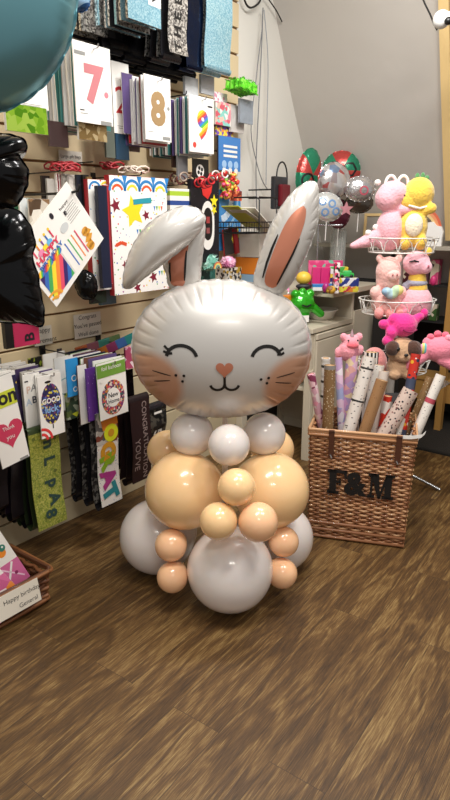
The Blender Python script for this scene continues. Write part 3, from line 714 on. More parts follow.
for i, (x0, x1, y0, c_, nm) in enumerate(((43, 50, 176, '241a16', 'very dark brown'), (48, 58, 179, 'c9c4bc', 'pale grey'), (57, 63, 174, None, 'red and white striped, left'), (63, 69, 174, 'b0aaa2', 'light grey, red edged'), (69, 77, 175, 'd8d2ca', 'plain off white'), (77, 83, 175, '20242f', 'blue black'), (83, 88, 175, '1c1a18', 'black, next to the navy one'), (87, 91, 177, '6f5a34', 'bronze brown'))):
    mt = stripes(('b02a34', 'efe8e2', '8a1a28', 'efe8e2'), 40, 'X') if c_ is None else col(c_, .35)
    pack('gift_bag', nm+' gift bag in the row left of the confetti bags', 'gift bag', (x0, x1+1, y0, y0+80-i*2), .16+.014*i, mt, th=.01)
rnd = random.Random(3)
for i, (x, y, h) in enumerate(((55, 166, .1), (63, 168, .2), (104, 166, .1), (128, 170, .18))):
    s, z = wl(x, y, h); m_ = MB(); mt = redp if i != 3 else col('e8d8c8', .5)
    for k in range(5):
        a = rnd.uniform(-.03, .03); m_.tube([(a+.035*math.sin(t*.7), -.02*k+.01*math.cos(t), .014*math.sin(t*.9+k)) for t in range(10)], .004, mt, 6)
    tag(m_.build('ribbon_handle', None, W(s, h, z), TH), ('red ribbon handles bunched over the striped gift bag', 'red ribbon handles bunched nearer the front of the left hook', 'red ribbon handles left of the starry bag', 'cream ribbon handles above the starry gift bag')[i], 'ribbon')
hook(*wl(60, 172, .3), .3, 'dark hook carrying the plain gift bags', BLKWIRE); hook(*wl(138, 176, .3), .32, 'dark hook carrying the starry confetti bag', BLKWIRE)
stb = stripes(('f0ede6', '3a8fae', 'f0ede6', '2b4a8c', 'f0ede6', 'a8c83a'), 7.5, 'Z', .4)
pack('gift_bag', 'gift bag with white, blue and lime horizontal stripes', 'gift bag', (166, 189, 189, 262), .2, stb, th=.03)
m_a = busy(('f4f4f4', '8aa0c0'), 60, .4, 0, '12121a', .06)
def car(m_, w, h, y):
    m_.poly([(w*(.08+.24*math.cos(a*PI/12)), -h*.52+h*.3*math.copysign(abs(math.sin(a*PI/12))**.7, math.sin(a*PI/12))) for a in range(24)], y-.0005, wht)
    m_.poly([(w*(.08+.16*math.cos(a*PI/12)), -h*.5+h*.2*math.copysign(abs(math.sin(a*PI/12))**.6, math.sin(a*PI/12))) for a in range(24)], y-.0014, BLACK)
    m_.box((w*.08, y-.002, -h*.45), (w*.12, .0008, h*.08), col('9a3a3a', .4)); m_.box((w*.08, y-.002, -h*.58), (w*.12, .0008, h*.07), col('8a4a4a', .4))
    m_.poly([(-w*.15, -h*.03), (-w*.1, -h*.15), (w*.08, -h*.2), (w*.2, -h*.12), (w*.24, -h*.03)], y-.002, col('d8302c', .3))
    m_.star(w*.3, -h*.22, w*.15, y-.003, col('f0e02a', .3)); m_.star(w*.3, -h*.33, w*.11, y-.003, col('f0e02a', .3), .5)
pack('gift_bag', 'black speckled bag with a white race car outline and yellow stars', 'gift bag', (188, 216, 180, 262), .22, m_a, th=.02, draw=car)
def coils(label, x, y, h, c_, n=5):
    s, z = wl(x, y, h); m_ = MB()
    for k in range(n): m_.tube([(.03*math.cos(t*.6)-.01*k, -.03*k+.006*t/6, .02*math.sin(t*.6)+.01*math.sin(k*2)) for t in range(11)], .0045, col(c_[k % len(c_)], .4), 6)
    tag(m_.build('ribbon_handle', None, W(s, h, z), TH), label, 'ribbon')
coils('red and white twisted handles right of the film reel pack', 213, 177, .16, ('c8242c', 'f0e8e4', 'c8242c')); coils('red twisted handles above the race car bag', 199, 183, .25, ('c8242c', 'a81a24'))
coils('mixed dark red handles above the striped bag', 182, 180, .1, ('7a2a2c', 'c89a8a', '3a2a2a')); coils('pale curled handles right above the striped gift bag', 172, 180, .12, ('a89484', '6f3a34'))
hook(*wl(205, 184, .28), .3, 'dark hook carrying the race car bag', BLKWIRE)
hook(*wl(180, 96, .2), .24, 'long empty dark wire hook right of the number 8', BLKWIRE); 
# character-free picture packs on the left, birthday cake card turned on its hook
for i, (x0, x1, y0, y1, cs, nm) in enumerate(((14, 22, 198, 246, ('e4e2dc', 'c8ccc8', '3f7a5a'), 'pale'), (20, 31, 198, 250, ('4f8a6a', 'bcd0d8', 'dfe4e4'), 'green and white'), (29, 50, 199, 250, ('8a6a4a', 'd8cfc0', '5a4634', 'ece6da'), 'brown patterned'))):
    pack('party_pack', nm+' picture pack hanging left of the rainbow cake card', 'party pack', (x0, x1, y0, y1), .12+.04*i, busy(cs, 22, .35), wht, th=.008)
s, z = wl(61, 245, .42); m_ = MB(); a0 = wl(40, 245, .42)[0]; q = .156
m_.prism([(-q, -q*1.12), (q, -q*1.12), (q, q*1.12), (-q, q*1.12)], -.004, 0, CARD)
y = -.0052
m_.poly([(-q*.9, -q*.95), (-q*.15, -q*.95), (-q*.15, -q*.1), (-q*.9, -q*.1)], y, stripes(('3a2a6a', '3a6ab8', '4aa85a', 'f0d83a', 'ef8a3a', 'e0506a'), 1/(.75*q*1.0), 'X', .35))
m_.poly([(-q*.12, -q*.95), (q*.42, -q*.95), (q*.42, -q*.1), (-q*.12, -q*.1)], y, wht)
for k, c_ in enumerate(('e0506a', 'ef8a3a', '4aa85a', '3a6ab8')): m_.stroke([(q*(.46-.13*k), -q*.92+q*.07*(j % 2)+j*q*.115) for j in range(8)][::1], q*.03, y-.0006, col(c_, .4))
for j in range(5): m_.disc(-q*.8+q*.16*j, -q*.02, q*.1, y-.001, stripes(RB, 22, 'X', .35), n=12)
m_.text('HAPPY', -q*.35, q*.26, q*.26, y-.001, col('d83a5a', .4), bold=.03); m_.text('BIRTHDAY', -q*.35, q*.08, q*.17, y-.001, col('3a6ab8', .4), bold=.03)
for j in range(5): m_.box((-q*.65+q*.15*j, y, q*.52), (q*.035, .0008, q*.26), col(('e0506a', 'ef8a3a', '7a3a8a', '3a6ab8', 'd83a5a')[j], .4)); m_.disc(-q*.65+q*.15*j, q*.69, q*.03, y, col('f0c83a', .4), q*.05, n=8)
for j in range(3): m_.disc(-q*.5+q*.15*j, q*.4, q*.09, y-.0008, col(('e88ab0', 'f0d83a', '6ab8e0')[j], .4), n=12)
m_.disc(q*.3, q*.28, q*.13, y, col('c6c9c9', .4)); m_.disc(q*.2, q*.85, q*.05, y, TEXTB, q*.1); m_.disc(q*.52, q*.55, q*.04, y, TEXTB, q*.07)
m_.stroke([(q*.62, -q*.9), (q*.6, -q*.7), (q*.75, -q*.55), (q*.66, -q*.35)], q*.2, y, col('d89a3a', .4)); m_.disc(q*.68, -q*.35, q*.1, y, col('d89a3a', .4)); m_.disc(q*.62, -q*.9, q*.1, y, col('d89a3a', .4))
for j in range(7): m_.box((q*.68, y, q*.2+j*q*.07), (q*.4*(1-.15*(j % 2)), .0008, q*.015), GREYL)
m_.text('happy', q*.6, q*.75, q*.13, y, TEXTB)
m_.arc(-q*.95, -q*.98, q*.28, 0, 100, q*.07, y-.0008, col('e8a23a', .4)); m_.arc(-q*.95, -q*.98, q*.13, 0, 100, q*.07, y-.0008, col('e8a23a', .4))
R_ = RY(math.radians(-41)) if False else RY(math.radians(-41))@Matrix.Diagonal((1.2, 1, .80, 1))
m_.v = [tuple(R_@Vector(v)) for v in m_.v]
tag(m_.build('balloon_pack', None, W(s, .42, z), TH+.10), 'white card with a rainbow birthday cake, hanging tilted near the black balloons', 'balloon pack')
s2, z2 = wl(73, 196, .42); m_ = MB(); m_.box((0, -.003, 0), (.03, .004, .05), BLKWIRE); m_.tube([(0, -.004, 0), (0, -.3, 0), (0, -.425, .004), (.0, -.45, .008), (.01, -.452, .03)], .005, BLKWIRE, 8)
tag(m_.build('display_hook', None, W(s2, 0, z2+.01), TH), 'black hook the rainbow cake card hangs from', 'hook')
foil_thing('foil_pack', 'crinkled black cellophane under the rainbow cake card', [(74, 278), (82, 270), (94, 276), (97, 290), (92, 299), (80, 296)], 2.62, .035, 12, blackf, .01, cat='craft pack')
pack('foil_pack', 'dark green pack with blue foot below the black cellophane', 'craft pack', (88, 104, 270, 303), .22, busy(('23362c', '1a1a1a', '2c4638'), 40, .3), th=.012)
pack('foil_pack', 'blue grey block under the red edged gift bag', 'craft pack', (98, 113, 286, 304), .2, col('4a6472', .4), th=.02)
# handwritten labels on the slats
LBL = col('d6cfc2', .5, 0, .2)
def wlabel(label, x0, x1, y0, y1, rows, size, rot=0.0):
    s, w, z, hg = span(x0, x1, y0, y1, .02); m_ = MB()
    m_.prism([(-w/2, -hg/2), (w/2, -hg/2), (w/2, hg/2), (-w/2, hg/2)], -.0015, 0, LBL)
    for i, t in enumerate(rows): m_.text(t, 0, hg*(.5-(i+.5)/len(rows)), size, -.0028, TEXTB, bold=-.004, rot=.02)
    tag(m_.build('shelf_label', None, W(s, .019, z-hg/2), TH), label, 'label')
wlabel('small handwritten label with three lines, "You\'ve passed", between the rows', 74, 101, 313, 337, ('Congrats', "You've passed", 'Well done'), .030)
wlabel('small handwritten label half hidden beside the pink pack', 34, 52, 326, 345, ('Happy', 'Retirement'), .032)
wlabel('faint handwritten label above the gift bag ribbons', 59, 82, 151, 163, ('Large gift bags',), .02)
for x, y, lb in ((99, 340, 'below the "You\'ve passed" label'), (43, 349, 'below the half hidden label'), (64, 164, 'below the faint upper label')):
    s, z = wl(x, y, .02); m_ = MB(); m_.box((0, -.004, 0), (.028, .008, .05), BLKWIRE); m_.tube([(0, -.006, 0), (0, -.2, .0)], .003, BLKWIRE, 6)
    tag(m_.build('display_hook', None, W(s, .011, z), TH), 'black wall hook '+lb, 'hook')
def pB(m_, w, h, y): m_.text('B', w*.1, -h*.55, h*.6, y, TEXTB, rot=PI/2, bold=.03)
pack('foil_pack', 'crimson pink pack with a black letter B under the black balloon', 'banner pack', (10, 36, 319, 345), .3, col('c2305c', .3, 0, .4), navy, th=.02, draw=pB)
pack('foil_pack', 'black pack left of the crimson one at the picture edge', 'banner pack', (2, 11, 318, 348), .3, BLACK, th=.02)
# lower row of card packs
def mw(m_, w, h, y):
    m_.box((0, y, -h*.1), (w*.98, .0008, h*.22), col('6f9a3c', .4)); m_.text('foil balloon', 0, -h*.06, h*.1, y-.001, wht); m_.disc(-w*.36, -h*.26, w*.06, y-.001, wht)
    m_.disc(0, -h*.6, w*.4, y, busy(('c84a5a', '7a3a6a', '3a5a5a', 'c8823a', 'd8ccc0', '5a2a4a'), 110, .35), h*.31, n=28); m_.disc(0, -h*.6, w*.24, y-.001, wht, h*.17)
    m_.text('New', 0, -h*.55, h*.12, y-.002, TEXTB, bold=.01); m_.text('Home', 0, -h*.66, h*.1, y-.002, TEXTB, bold=.01)
def gl(m_, w, h, y):
    m_.disc(0, -h*.42, w*.42, y, busy(('2a2a5a', '23234a', 'd8c84a', '4a6ab0', '23234a', '7a3a6a', '2a2a5a'), 130, .35), h*.33, n=28)
    m_.text('GOOD', 0, -h*.36, w*.26, y-.0015, wht, bold=.03, sx=.95); m_.text('luck', 0, -h*.5, w*.34, y-.0015, col('8ab8e8', .4), bold=.02); m_.box((0, y, -h*.79), (w*.04, .0008, h*.07), TEXTB)
    for r in (.18, .32): m_.arc(-w*.5, -h*.985, w*r*1.3, 0, 90, w*.1, y, col('d83a3a', .4))
    m_.disc(-w*.08, -h*.06, w*.13, y, BLACK, h*.02)
def hrt(m_, w, h, y):
    m_.box((0, y, -h*.22), (w*.98, .0008, h*.17), col('c8d03a', .4)); m_.text('on', w*.18, -h*.22, h*.22, y-.001, TEXTB, bold=.03)
    m_.heart(0, -h*.6, w*.5, y, col('c8385a', .35)); m_.text('Thank', 0, -h*.54, w*.17, y-.001, wht); m_.text('you', 0, -h*.66, w*.2, y-.001, wht); m_.box((w*.3, y, -h*.95), (w*.3, .0008, h*.03), GREYL)
def bb(m_, w, h, y):
    for k, (t, x, z_, c_) in enumerate((('P', -.2, -.2, 'd8b8a8'), ('A', .1, -.18, '8a8a8a'), ('B', .1, -.38, '3a3a4a'), ('A', -.25, -.4, 'b8c8d8'))): m_.text(t, w*x, h*z_, h*.16, y, col(c_, .4), bold=.02)
    m_.box((-w*.3, y, -h*.06), (w*.2, .0008, h*.02), TEXTB)
pack('balloon_pack', 'white card with an oval "GOOD luck" balloon picture and red arcs', 'balloon pack', (38.5, 62.5, 374, 436), .36, wht, draw=gl)
pack('balloon_pack', 'white card with a pink heart balloon at the lower left edge', 'balloon pack', (-14, 16, 376, 468), .42, wht, GREYL, draw=hrt, tilt=-.13)
pack('balloon_pack', 'dark pack with coloured confetti dots beside the heart card', 'balloon pack', (11, 18, 374, 440), .36, busy(('d84a5a', '4a9ad0', 'e8c83a'), 45, .4, 0, '23224a', .2), th=.006)
pack('balloon_pack', 'pale card with pastel letters left of the "GOOD luck" card', 'balloon pack', (24, 41, 373, 434), .3, CARD, draw=bb)
behind('balloon_pack', 'white edged card packs queued behind the "GOOD luck" card', 'balloon pack', (39, 63, 372, 434), .33, .06, 13, [(wht, gw), (gw, wht), (purp, gw), (wht, wht)], 'packs behind the GOOD luck card')
behind('balloon_pack', 'white edged card packs queued behind the pink heart card', 'balloon pack', (-4, 20, 372, 450), .38, .06, 14, [(wht, gw), (wht, wht), (gw, GREYL), (col('9fb4c4', .4), wht)], 'packs behind the heart card')
def d2(m_, w, h, y): m_.arc(0, -h*.5, w*.36, 30, 330, w*.04, y, col('8ab0b0', .4)); m_.disc(w*.2, -h*.06, w*.1, y, BLACK, h*.012)
pack('balloon_pack', 'white card behind the blue pack, with a thin grey green circle', 'balloon pack', (55, 74, 356, 410), .2, wht, draw=d2)
pack('balloon_pack', 'white card behind the thin circle card, nearest the wall', 'balloon pack', (44, 66, 352, 404), .12, wht)
pack('balloon_pack', 'small black and yellow pack near the wall above the white cards', 'balloon pack', (28, 41, 357, 374), .06, busy(('1a1a1a', '8a9a2a', '1a1a1a'), 60, .4), th=.01)
pack('balloon_pack', 'bright blue pack with white loops between white and purple packs', 'balloon pack', (66, 78, 358, 396), .28, col('2f8fd0', .3), draw=lambda m_, w, h, y: (m_.arc(w*.1, -h*.45, w*.2, 0, 360, w*.06, y, wht), m_.arc(w*.15, -h*.75, w*.16, 0, 360, w*.06, y, wht)))
pack('balloon_pack', 'yellow green topped pack hanging under the bright blue one', 'balloon pack', (65, 79, 391, 418), .26, busy(('c8cc3a', '5a6a3a', '9aa08a', '3a4a3a'), 40, .3), th=.01)
pack('balloon_pack', 'purple pack with white specks left of the green topped card', 'balloon pack', (86, 98, 367, 420), .33, busy(('e8e0f0', 'c8a8e0'), 70, .4, 0, '5a2f86', .12), th=.008)
pack('balloon_pack', 'white card with brown edge beside the purple pack', 'balloon pack', (78, 87, 364, 424), .3, wht, brn, th=.006)
pack('balloon_pack', 'white card with green header and a round flowery balloon picture', 'balloon pack', (96.5, 125.5, 360, 417), .36, wht, col('6f9a3c', .4), draw=mw, tilt=-.03)
behind('balloon_pack', 'mixed card packs queued behind the green headed card', 'balloon pack', (97, 125, 358, 414), .335, .08, 10, [(wht, gw), (purp, purp), (brn, gw), (wht, col('6f9a3c', .4)), (navy, navy)], 'packs behind the green headed card')
for i, (x0, y0, x1, y1, cs, lb) in enumerate(((74, 352, 120, 338, ('b8643c', '8a5a6a', '4a9a8a', '6a8a5a'), 'iridescent orange to green'), (92, 352, 136, 336, ('d8803a', 'a84a7a', '4a7ac4', '3aa0a0'), 'iridescent orange to blue'))):
    a = wl(x0, y0, .05); b = wl(x1, y1, .30 if i else .1); pa = W(a[0], .06+.04*i, a[1]); pb = W(b[0], .10+.2*i, b[1])
    m_ = MB(); d_ = pb-pa; Ln = d_.length; ang = math.atan2(d_.y, d_.x); el = math.asin(d_.z/Ln)
    m_.bbox((Ln/2, 0, 0), (Ln, .01, .045), stripes(cs, 1/Ln, 'X', .25, 0, .5), .004)
    tag(m_.build('foil_pack', None, pa, rot=(0, -el, ang)), lb+' foil sleeve lying across the top of the lower row', 'foil pack')
pack('balloon_pack', 'small pink card peeping out beside the rabbit head', 'balloon pack', (124, 134, 346, 368), .2, busy(('d89ab0', 'f0d8dc', 'b04a6a'), 30, .4), th=.01)
for i, (x0, x1, y0, y1, c_) in enumerate(((126, 134, 356, 470, '231f22'), (133, 146, 372, 458, '2c2426'), (118, 128, 412, 452, '33302e'))):
    s, z, w, hg = bn((x0, x1, y0, y1), .22+.03*i); banner('folded_banner', ('black folded banner just right of the flowery card', 'dark brown folded banner half behind the rabbit head', 'charcoal folded banner behind the flowery card')[i], s, z, w, hg, .05, .14+.03*i, 4, foil(c_, .25, 12, .5), foil('1c191c', .25, 12, .5))
s, z, w, hg = bn((131, 151, 400, 480), .3)
def dcon(m_, w, h, y):
    m_.text('CONGRATULATIONS', -w*.18+.045*w, -h*.42, w*.33, y, col('c8b0b0', .3, .5), rot=-PI/2, bold=.01); m_.text("YOU'VE", w*.26-.5*w, -h*.72, w*.36, y, col('c8b0b0', .3, .5), rot=-PI/2, bold=.01)
def dcon(m_, w, h, y):
    m_.text('CONGRATULATION', w*.2, -h*.5, w*.32, y, col('b8a4a0', .3, .4), rot=-PI/2, bold=.01); m_.text("YOU'VE", -w*.2, -h*.66, w*.36, y, col('b8a4a0', .3, .4), rot=-PI/2, bold=.01)
banner('folded_banner', 'dark rose folded banner lettered "CONGRATULATION YOU\'VE" beside the rabbit', s, z, w, hg, .22, .30, 3, foil('3c2b2c', .3, 12, .3, .4), foil('2a2022', .3, 12, .3, .4), dcon)
s, z, w, hg = bn((152, 170, 408, 438), .3)
banner('folded_banner', 'dark speckled banner with white letters behind the balloon rabbit\'s neck', s, z, w, hg, .2, .28, 3, busy(('2a2a2a', '5a564e', '1a1a1a'), 60, .3, .3), darkf, dLET('IG', wht))
grg = busy(('8f9a3e', 'a8ac4c', '7a8a3a', 'b8b860', '98a048'), 190, .3, .35)
s, z, w, hg = bn((32, 62, 430, 525), .34)
def dgr(m_, w, h, y):
    dk = col('26403a', .35)
    for t, x, q in (('n', .08, .14), ('L', .12, .32), ('p', .1, .57), ('A', .2, .74), ('8', 0, .88)):
        m_.text(t, w*x, -h*q, w*.5, y-.001, dk, rot=-PI/2, bold=.04)
    for x, q in ((.35, .1), (.3, .45), (-.3, .66), (-.35, .05), (-.2, .9)): m_.disc(w*x, -h*q, w*.06, y, col('5f6a2a', .35), n=8)
banner('folded_banner', 'gold green glitter banner with dark letters hanging below the "GOOD luck" card', s, z, w, hg, .12, .34, 7, foil('2e3a24', .3, 12, .4, .4), foil('3c4a2c', .3, 12, .4, .4), dgr, face=grg)
s, z, w, hg = bn((97, 119, 410, 503), .34)
spk = busy(('c8344a', '3a6ab4', '3a9a5a', '7a3a8a'), 90, .35, 0, 'e6e0d8', .2)
def dgra(m_, w, h, y):
    m_.poly([(-w*.5, -h*.34), (w*.5, -h*.34), (w*.5, 0), (-w*.5, 0)], y, busy(('b8b4ac', '6a6a6a', 'd0ccc4', '8a4a3a'), 40, .3, .3))
    m_.poly([(-w*.3, -h*.02), (w*.45, -h*.02), (w*.5, -h*.16), (-w*.2, -h*.2)], y-.001, col('d8802c', .35)); m_.disc(w*.16, -h*.24, w*.32, y-.0015, col('d8dc2a', .35)); m_.disc(w*.16, -h*.24, w*.14, y-.002, col('c8922a', .35))
    for t, q, c_ in (('G', .42, 'd89a2a'), ('R', .55, '8ab02a'), ('A', .72, 'a83a80'), ('T', .88, '2a8088')): m_.text(t, 0, -h*q, w*.85, y-.001, col(c_, .35), rot=-PI/2*.85, bold=.07)
banner('folded_banner', 'white speckled banner with large multicoloured letters under the flowery card', s, z, w, hg, .14, .34, 6, busy(('2c2a2a', '4a4644', '8a8680'), 80, .3, .2), darkf, dgra, face=spk)
for i, (x0, x1, y0, y1) in enumerate(((4, 14, 438, 510), (14, 25, 440, 518), (24, 33, 442, 524))):
    s, z, w, hg = bn((x0, x1+2, y0, y1), .34-.03*i); banner('folded_banner', ('dark purple folded banner at the left edge under the heart card', 'dark purple folded banner with silver tip, middle of the three under the heart card', 'dark olive folded banner left of the gold green one')[i], s, z, w, hg, .1, .3, 6, foil(('3a2236', '352638', '2a3020')[i], .28, 10, .5, .4), foil('1c171c', .3, 10, .4, .4), tw=.03)
for x, y, nm in ((50, 376, 'GOOD luck'), (111, 364, 'green headed')):
    s, z = wl(x, y, .36); hook(s, z, .385, 'chrome hook carrying the %s card' % nm)
# wires on the plaster
def wire(label, pts, r=.0035, mt=None, h=.025):
    m_ = MB(); P_ = [W(*[(q[0], h, q[1]) for q in [wl(x, y, h)]][0]) for x, y in pts]
    sp_ = []
    for i in range(len(P_)-1):
        p0 = P_[max(0, i-1)]; p1 = P_[i]; p2 = P_[i+1]; p3 = P_[min(len(P_)-1, i+2)]
        for t in (0, .25, .5, .75): sp_.append(.5*((2*p1)+(-p0+p2)*t+(2*p0-5*p1+4*p2-p3)*t*t+(-p0+3*p1-3*p2+p3)*t**3))
    sp_.append(P_[-1]); o_ = sp_[0].copy(); m_.tube([p-o_ for p in sp_], r, mt or col('6a6c70', .5), 6)
    tag(m_.build('cable', None, o_), label, 'cable')
wire('grey cable hanging straight down the white plaster wall', [(263, 8), (261, 60), (258, 120), (256, 170), (257, 220)])
wire('grey cable wavering down the plaster, left of the straight one', [(262, 30), (256, 80), (251, 130), (256, 160), (262, 180), (268, 190)], .003)
wire('thin grey cable nearest the corner on the plaster wall', [(264, 10), (268, 60), (267, 120), (266, 185)], .003, col('8d9096', .5))
wire('coil of dark cable at the top of the plaster wall', [(243, -6), (246, 4), (251, 8), (259, 3), (262, -6)], .006, BLACK); wire('dark cable curving to the top of the ceiling corner', [(266, -4), (271, 3), (277, 12), (282, 22)], .004, BLACK)
# ------------------------------------------------------------------ white drawer unit against the wall
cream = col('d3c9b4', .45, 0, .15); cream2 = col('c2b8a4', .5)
un = thing('drawer_unit', 'cream two level cabinet against the plaster wall behind the rabbit', 'cabinet', W(3.23, 0, 0), TH)
mb = MB()          # local: x along the wall (away), -y out into the room
D_ = .575
mb.bbox((.255, -D_/2, .835), (.53, D_, .03), cream, .004); mb.build('worktop', un)
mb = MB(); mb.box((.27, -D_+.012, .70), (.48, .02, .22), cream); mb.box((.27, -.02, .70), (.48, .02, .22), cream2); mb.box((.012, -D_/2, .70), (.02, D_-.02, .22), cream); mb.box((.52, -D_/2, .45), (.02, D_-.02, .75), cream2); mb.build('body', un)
mb = MB(); mb.bbox((.27, -D_-.006, .795), (.48, .014, .035), cream, .003); dr = mb.build('top_rail', un)
mb = MB(); mb.bbox((.27, -D_-.006, .475), (.48, .014, .59), cream, .003); mb.build('front_panel', un)
mb = MB(); mb.bbox((.27, -D_/2, .46), (.5, D_-.02, .022), cream, .003); mb.build('shelf', un)
for x, y in ((.03, -D_+.03), (.5, -D_+.03), (.03, -.03), (.5, -.03)):
    mb = MB(); mb.bbox((x, y, .295), (.06, .05, .59), cream, .004); mb.build('leg', un)
mb = MB(); mb.box((.27, -.03, .3), (.46, .01, .55), col('1c1a18', .8)); mb.build('back_panel', un)  # near-black sheet stands in for the shade in the open space below
u2 = thing('tall_cabinet', 'taller cream cabinet with an open cubby, next to the drawer unit', 'cabinet', W(3.78, 0, 0), TH)
mb = MB(); mb.bbox((.12, -.29, 1.03), (.70, .58, .035), cream, .004)
mb.v = [(v[0]-.1, v[1], v[2]) for v in mb.v]; mb.build('worktop', u2)
for x in (.0, .35):
    mb = MB(); mb.bbox((x, -.28, .505), (.022, .555, 1.01), cream, .003); mb.build('side_panel', u2)
mb = MB(); mb.box((.175, -.56, .45), (.33, .016, .88), cream); mb.build('front_panel', u2)
mb = MB(); mb.bbox((-.16, -.40, .86), (.3, .30, .02), cream, .003); mb.build('shelf', u2) if False else None
# blush pink spillway: round white basin in front of the toys
def onwall(x, y, h): s, z = wl(x, y, h); return s, z
def lathe_thing(name, label, cat, s, h, z, prof, mat, extra=None):
    m_ = MB(); m_.lathe(prof, mat, n=28)
    if extra: extra(m_)
    tag(m_.build(name, None, W(s, h, z), TH), label, cat)
lathe_thing('bowl', 'round white bowl on the cabinet beside the green monster balloon', 'bowl', 3.60, .42, .85, [(.0001, .004), (.075, .004), (.10, .055), (.108, .06), (.108, .066), (.098, .062), (.07, .012), (.0001, .012)], col('ece8e0', .3, 0, .5))
# green shiny monster weight
gm = col('2fae1e', .15, .35, .6, 18, .5); c0 = W(3.335, .43, .862)
def blob(name, items, mat, parent, vox=.008, loc=(0, 0, 0), rot=(0, 0, 0), smooth=4, disp=0.0):
    m_ = MB()
    for it in items:
        if it[0] == 'e': m_.ball(it[1], it[2], mat, 16, it[3] if len(it) > 3 else None)
        else:
            p0 = Vector(it[1]); p1 = Vector(it[3]); r0, r1 = it[2], it[4]; k = max(2, int((p1-p0).length/(min(r0, r1)*.35)))
            for i in range(k+1): m_.ball(p0.lerp(p1, i/k), r0+(r1-r0)*i/k, mat, 12)
    o = m_.build(name, parent, loc, rot=rot)
    r = o.modifiers.new('skin', 'REMESH'); r.mode = 'VOXEL'; r.voxel_size = vox; r.use_smooth_shade = True
    sm = o.modifiers.new('soft', 'SMOOTH'); sm.factor = .6; sm.iterations = smooth
    return o
t = thing('monster_balloon', 'small shiny green monster shaped foil balloon on the drawer unit', 'balloon', c0, .35)
blob('body', [('e', (0, 0, .115), (.085, .06, .07)), ('e', (0, 0, .045), (.05, .045, .045)), ('c', (-.07, -.01, .09), .03, (-.115, -.02, .06), .026), ('c', (.07, -.01, .09), .03, (.12, -.02, .05), .026), ('e', (-.05, 0, .175), .03), ('e', (.05, 0, .175), .03), ('e', (0, 0, .19), .024)], gm, t, .006)
mb = MB(); mb.box((0, -.055, .03), (.04, .004, .04), WHITE); mb.build('price_tag', t)
mb = MB(); mb.tube([(-.03, -.058, .115), (0, -.064, .105), (.03, -.058, .115)], .005, BLACK, 6); mb.build('mouth', t)
# toys stacked on the cabinets
def boxt(label, x0, x1, y0, y1, h, mat, dep=.08, cat='toy box', name='toy_box', draw=None, yaw=0.0, zfix=None):
    s, w, z, hg = span(x0, x1, y0, y1, h); 
    if zfix is not None: hg = z-zfix
    m_ = MB(); m_.bbox((0, dep/2, hg/2), (w, dep, hg), mat, .003)
    if draw: draw(m_, w, hg)
    return tag(m_.build(name, None, W(s, h, z-hg), TH+yaw), label, cat)
mag = col('d42a74', .35, 0, .3)
def face_toward(x, y, Y, lab, w, hgt, mat, dep, cat, name, draw=None, zb=None, yaw=0.0):
    p = at(x, y, Y); m_ = MB(); m_.bbox((0, dep/2, hgt/2), (w, dep, hgt), mat, .003)
    if draw: draw(m_, w, hgt)
    if zb is not None: p.z = zb
    return tag(m_.build(name, None, p, yaw), lab, cat)
TZ = 1.05
for i, x in enumerate((316.5, 325, 333)):
    face_toward(x, 276, 3.95, ('leftmost', 'middle', 'rightmost')[i]+' of three magenta gift boxes standing on the cabinet', .052, .135, mag, .05, 'gift box', 'gift_box', zb=TZ+.002)
face_toward(325.5, 270, 4.05, 'pink lid sleeve with mint edge behind the three magenta boxes', .22, .17, busy(('d8447e', 'e86a9a', 'd8447e', '7ac8a8'), 30, .35), .03, 'gift box', 'gift_box', zb=TZ+.002)
face_toward(323.5, 280, 3.86, 'flat blue and white box lying before the magenta gift boxes', .13, .04, stripes(('e8e8e8', '2f7fc4'), 22, 'Z', .35), .05, 'toy box', 'toy_box', zb=TZ+.002)
face_toward(340, 262, 3.92, 'white box with bright picture windows behind the striped tower', .11, .14, busy(('e8c83a', '2a2a6a', 'e8e0e0', '4ab04a', 'c83a5a', 'f0ece8'), 30, .35), .06, 'toy box', 'toy_box', zb=TZ+.002)
face_toward(347, 275, 3.8, 'dark blue box with yellow ends under the green toy', .15, .05, busy(('2a3a8a', '2a3a8a', 'e8dc4a', 'f0f0f4', '20306a'), 28, .35), .08, 'toy box', 'toy_box', zb=TZ+.035)
face_toward(346, 284, 3.79, 'flat red and yellow box under the dark blue one', .16, .032, busy(('e88a3a', 'e8dc4a', 'c8344a', 'f0e8d8'), 40, .35), .09, 'toy box', 'toy_box', zb=TZ+.002)
t = thing('toy_car', 'small bright green toy on top of the dark blue box', 'toy', at(347, 272, 3.82)); t.location.z = TZ+.0865
mb = MB(); mb.bbox((0, .02, .016), (.09, .04, .022), col('2fb04a', .3), .006); mb.bbox((.005, .02, .032), (.05, .035, .018), col('4ac86a', .3), .006); mb.build('body', t)
for x in (-.028, .028):
    for yy in (.002, .038): mb = MB(); mb.lathe([(.0001, -.004), (.01, -.004), (.01, .004), (.0001, .004)], BLACK, n=12, M=T(x, yy, .008)@RX(PI/2)); mb.build('wheel', t)
mb = MB(); mb.bbox((0, 0, .09), (.03, .03, .18), busy(('e83a6a', 'f4ece8', '2a2a2a', 'f0b0c8'), 60, .35), .003); tag(mb.build('toy_box', None, Vector((*at(336, 285, 3.74).xy, TZ+.002)), .2), 'thin pink and white upright box at the cabinet edge', 'toy box')
mb = MB(); mb.ball((0, 0, .032), (.022, .022, .032), col('a8287a', .3), 16); mb.lathe([(.0001, 0), (.018, 0), (.018, .006), (.0001, .006)], BLACK, n=16); tag(mb.build('toy_egg', None, Vector((*at(326, 283, 3.74).xy, TZ+.0015))), 'purple egg shaped toy on the cabinet', 'toy')
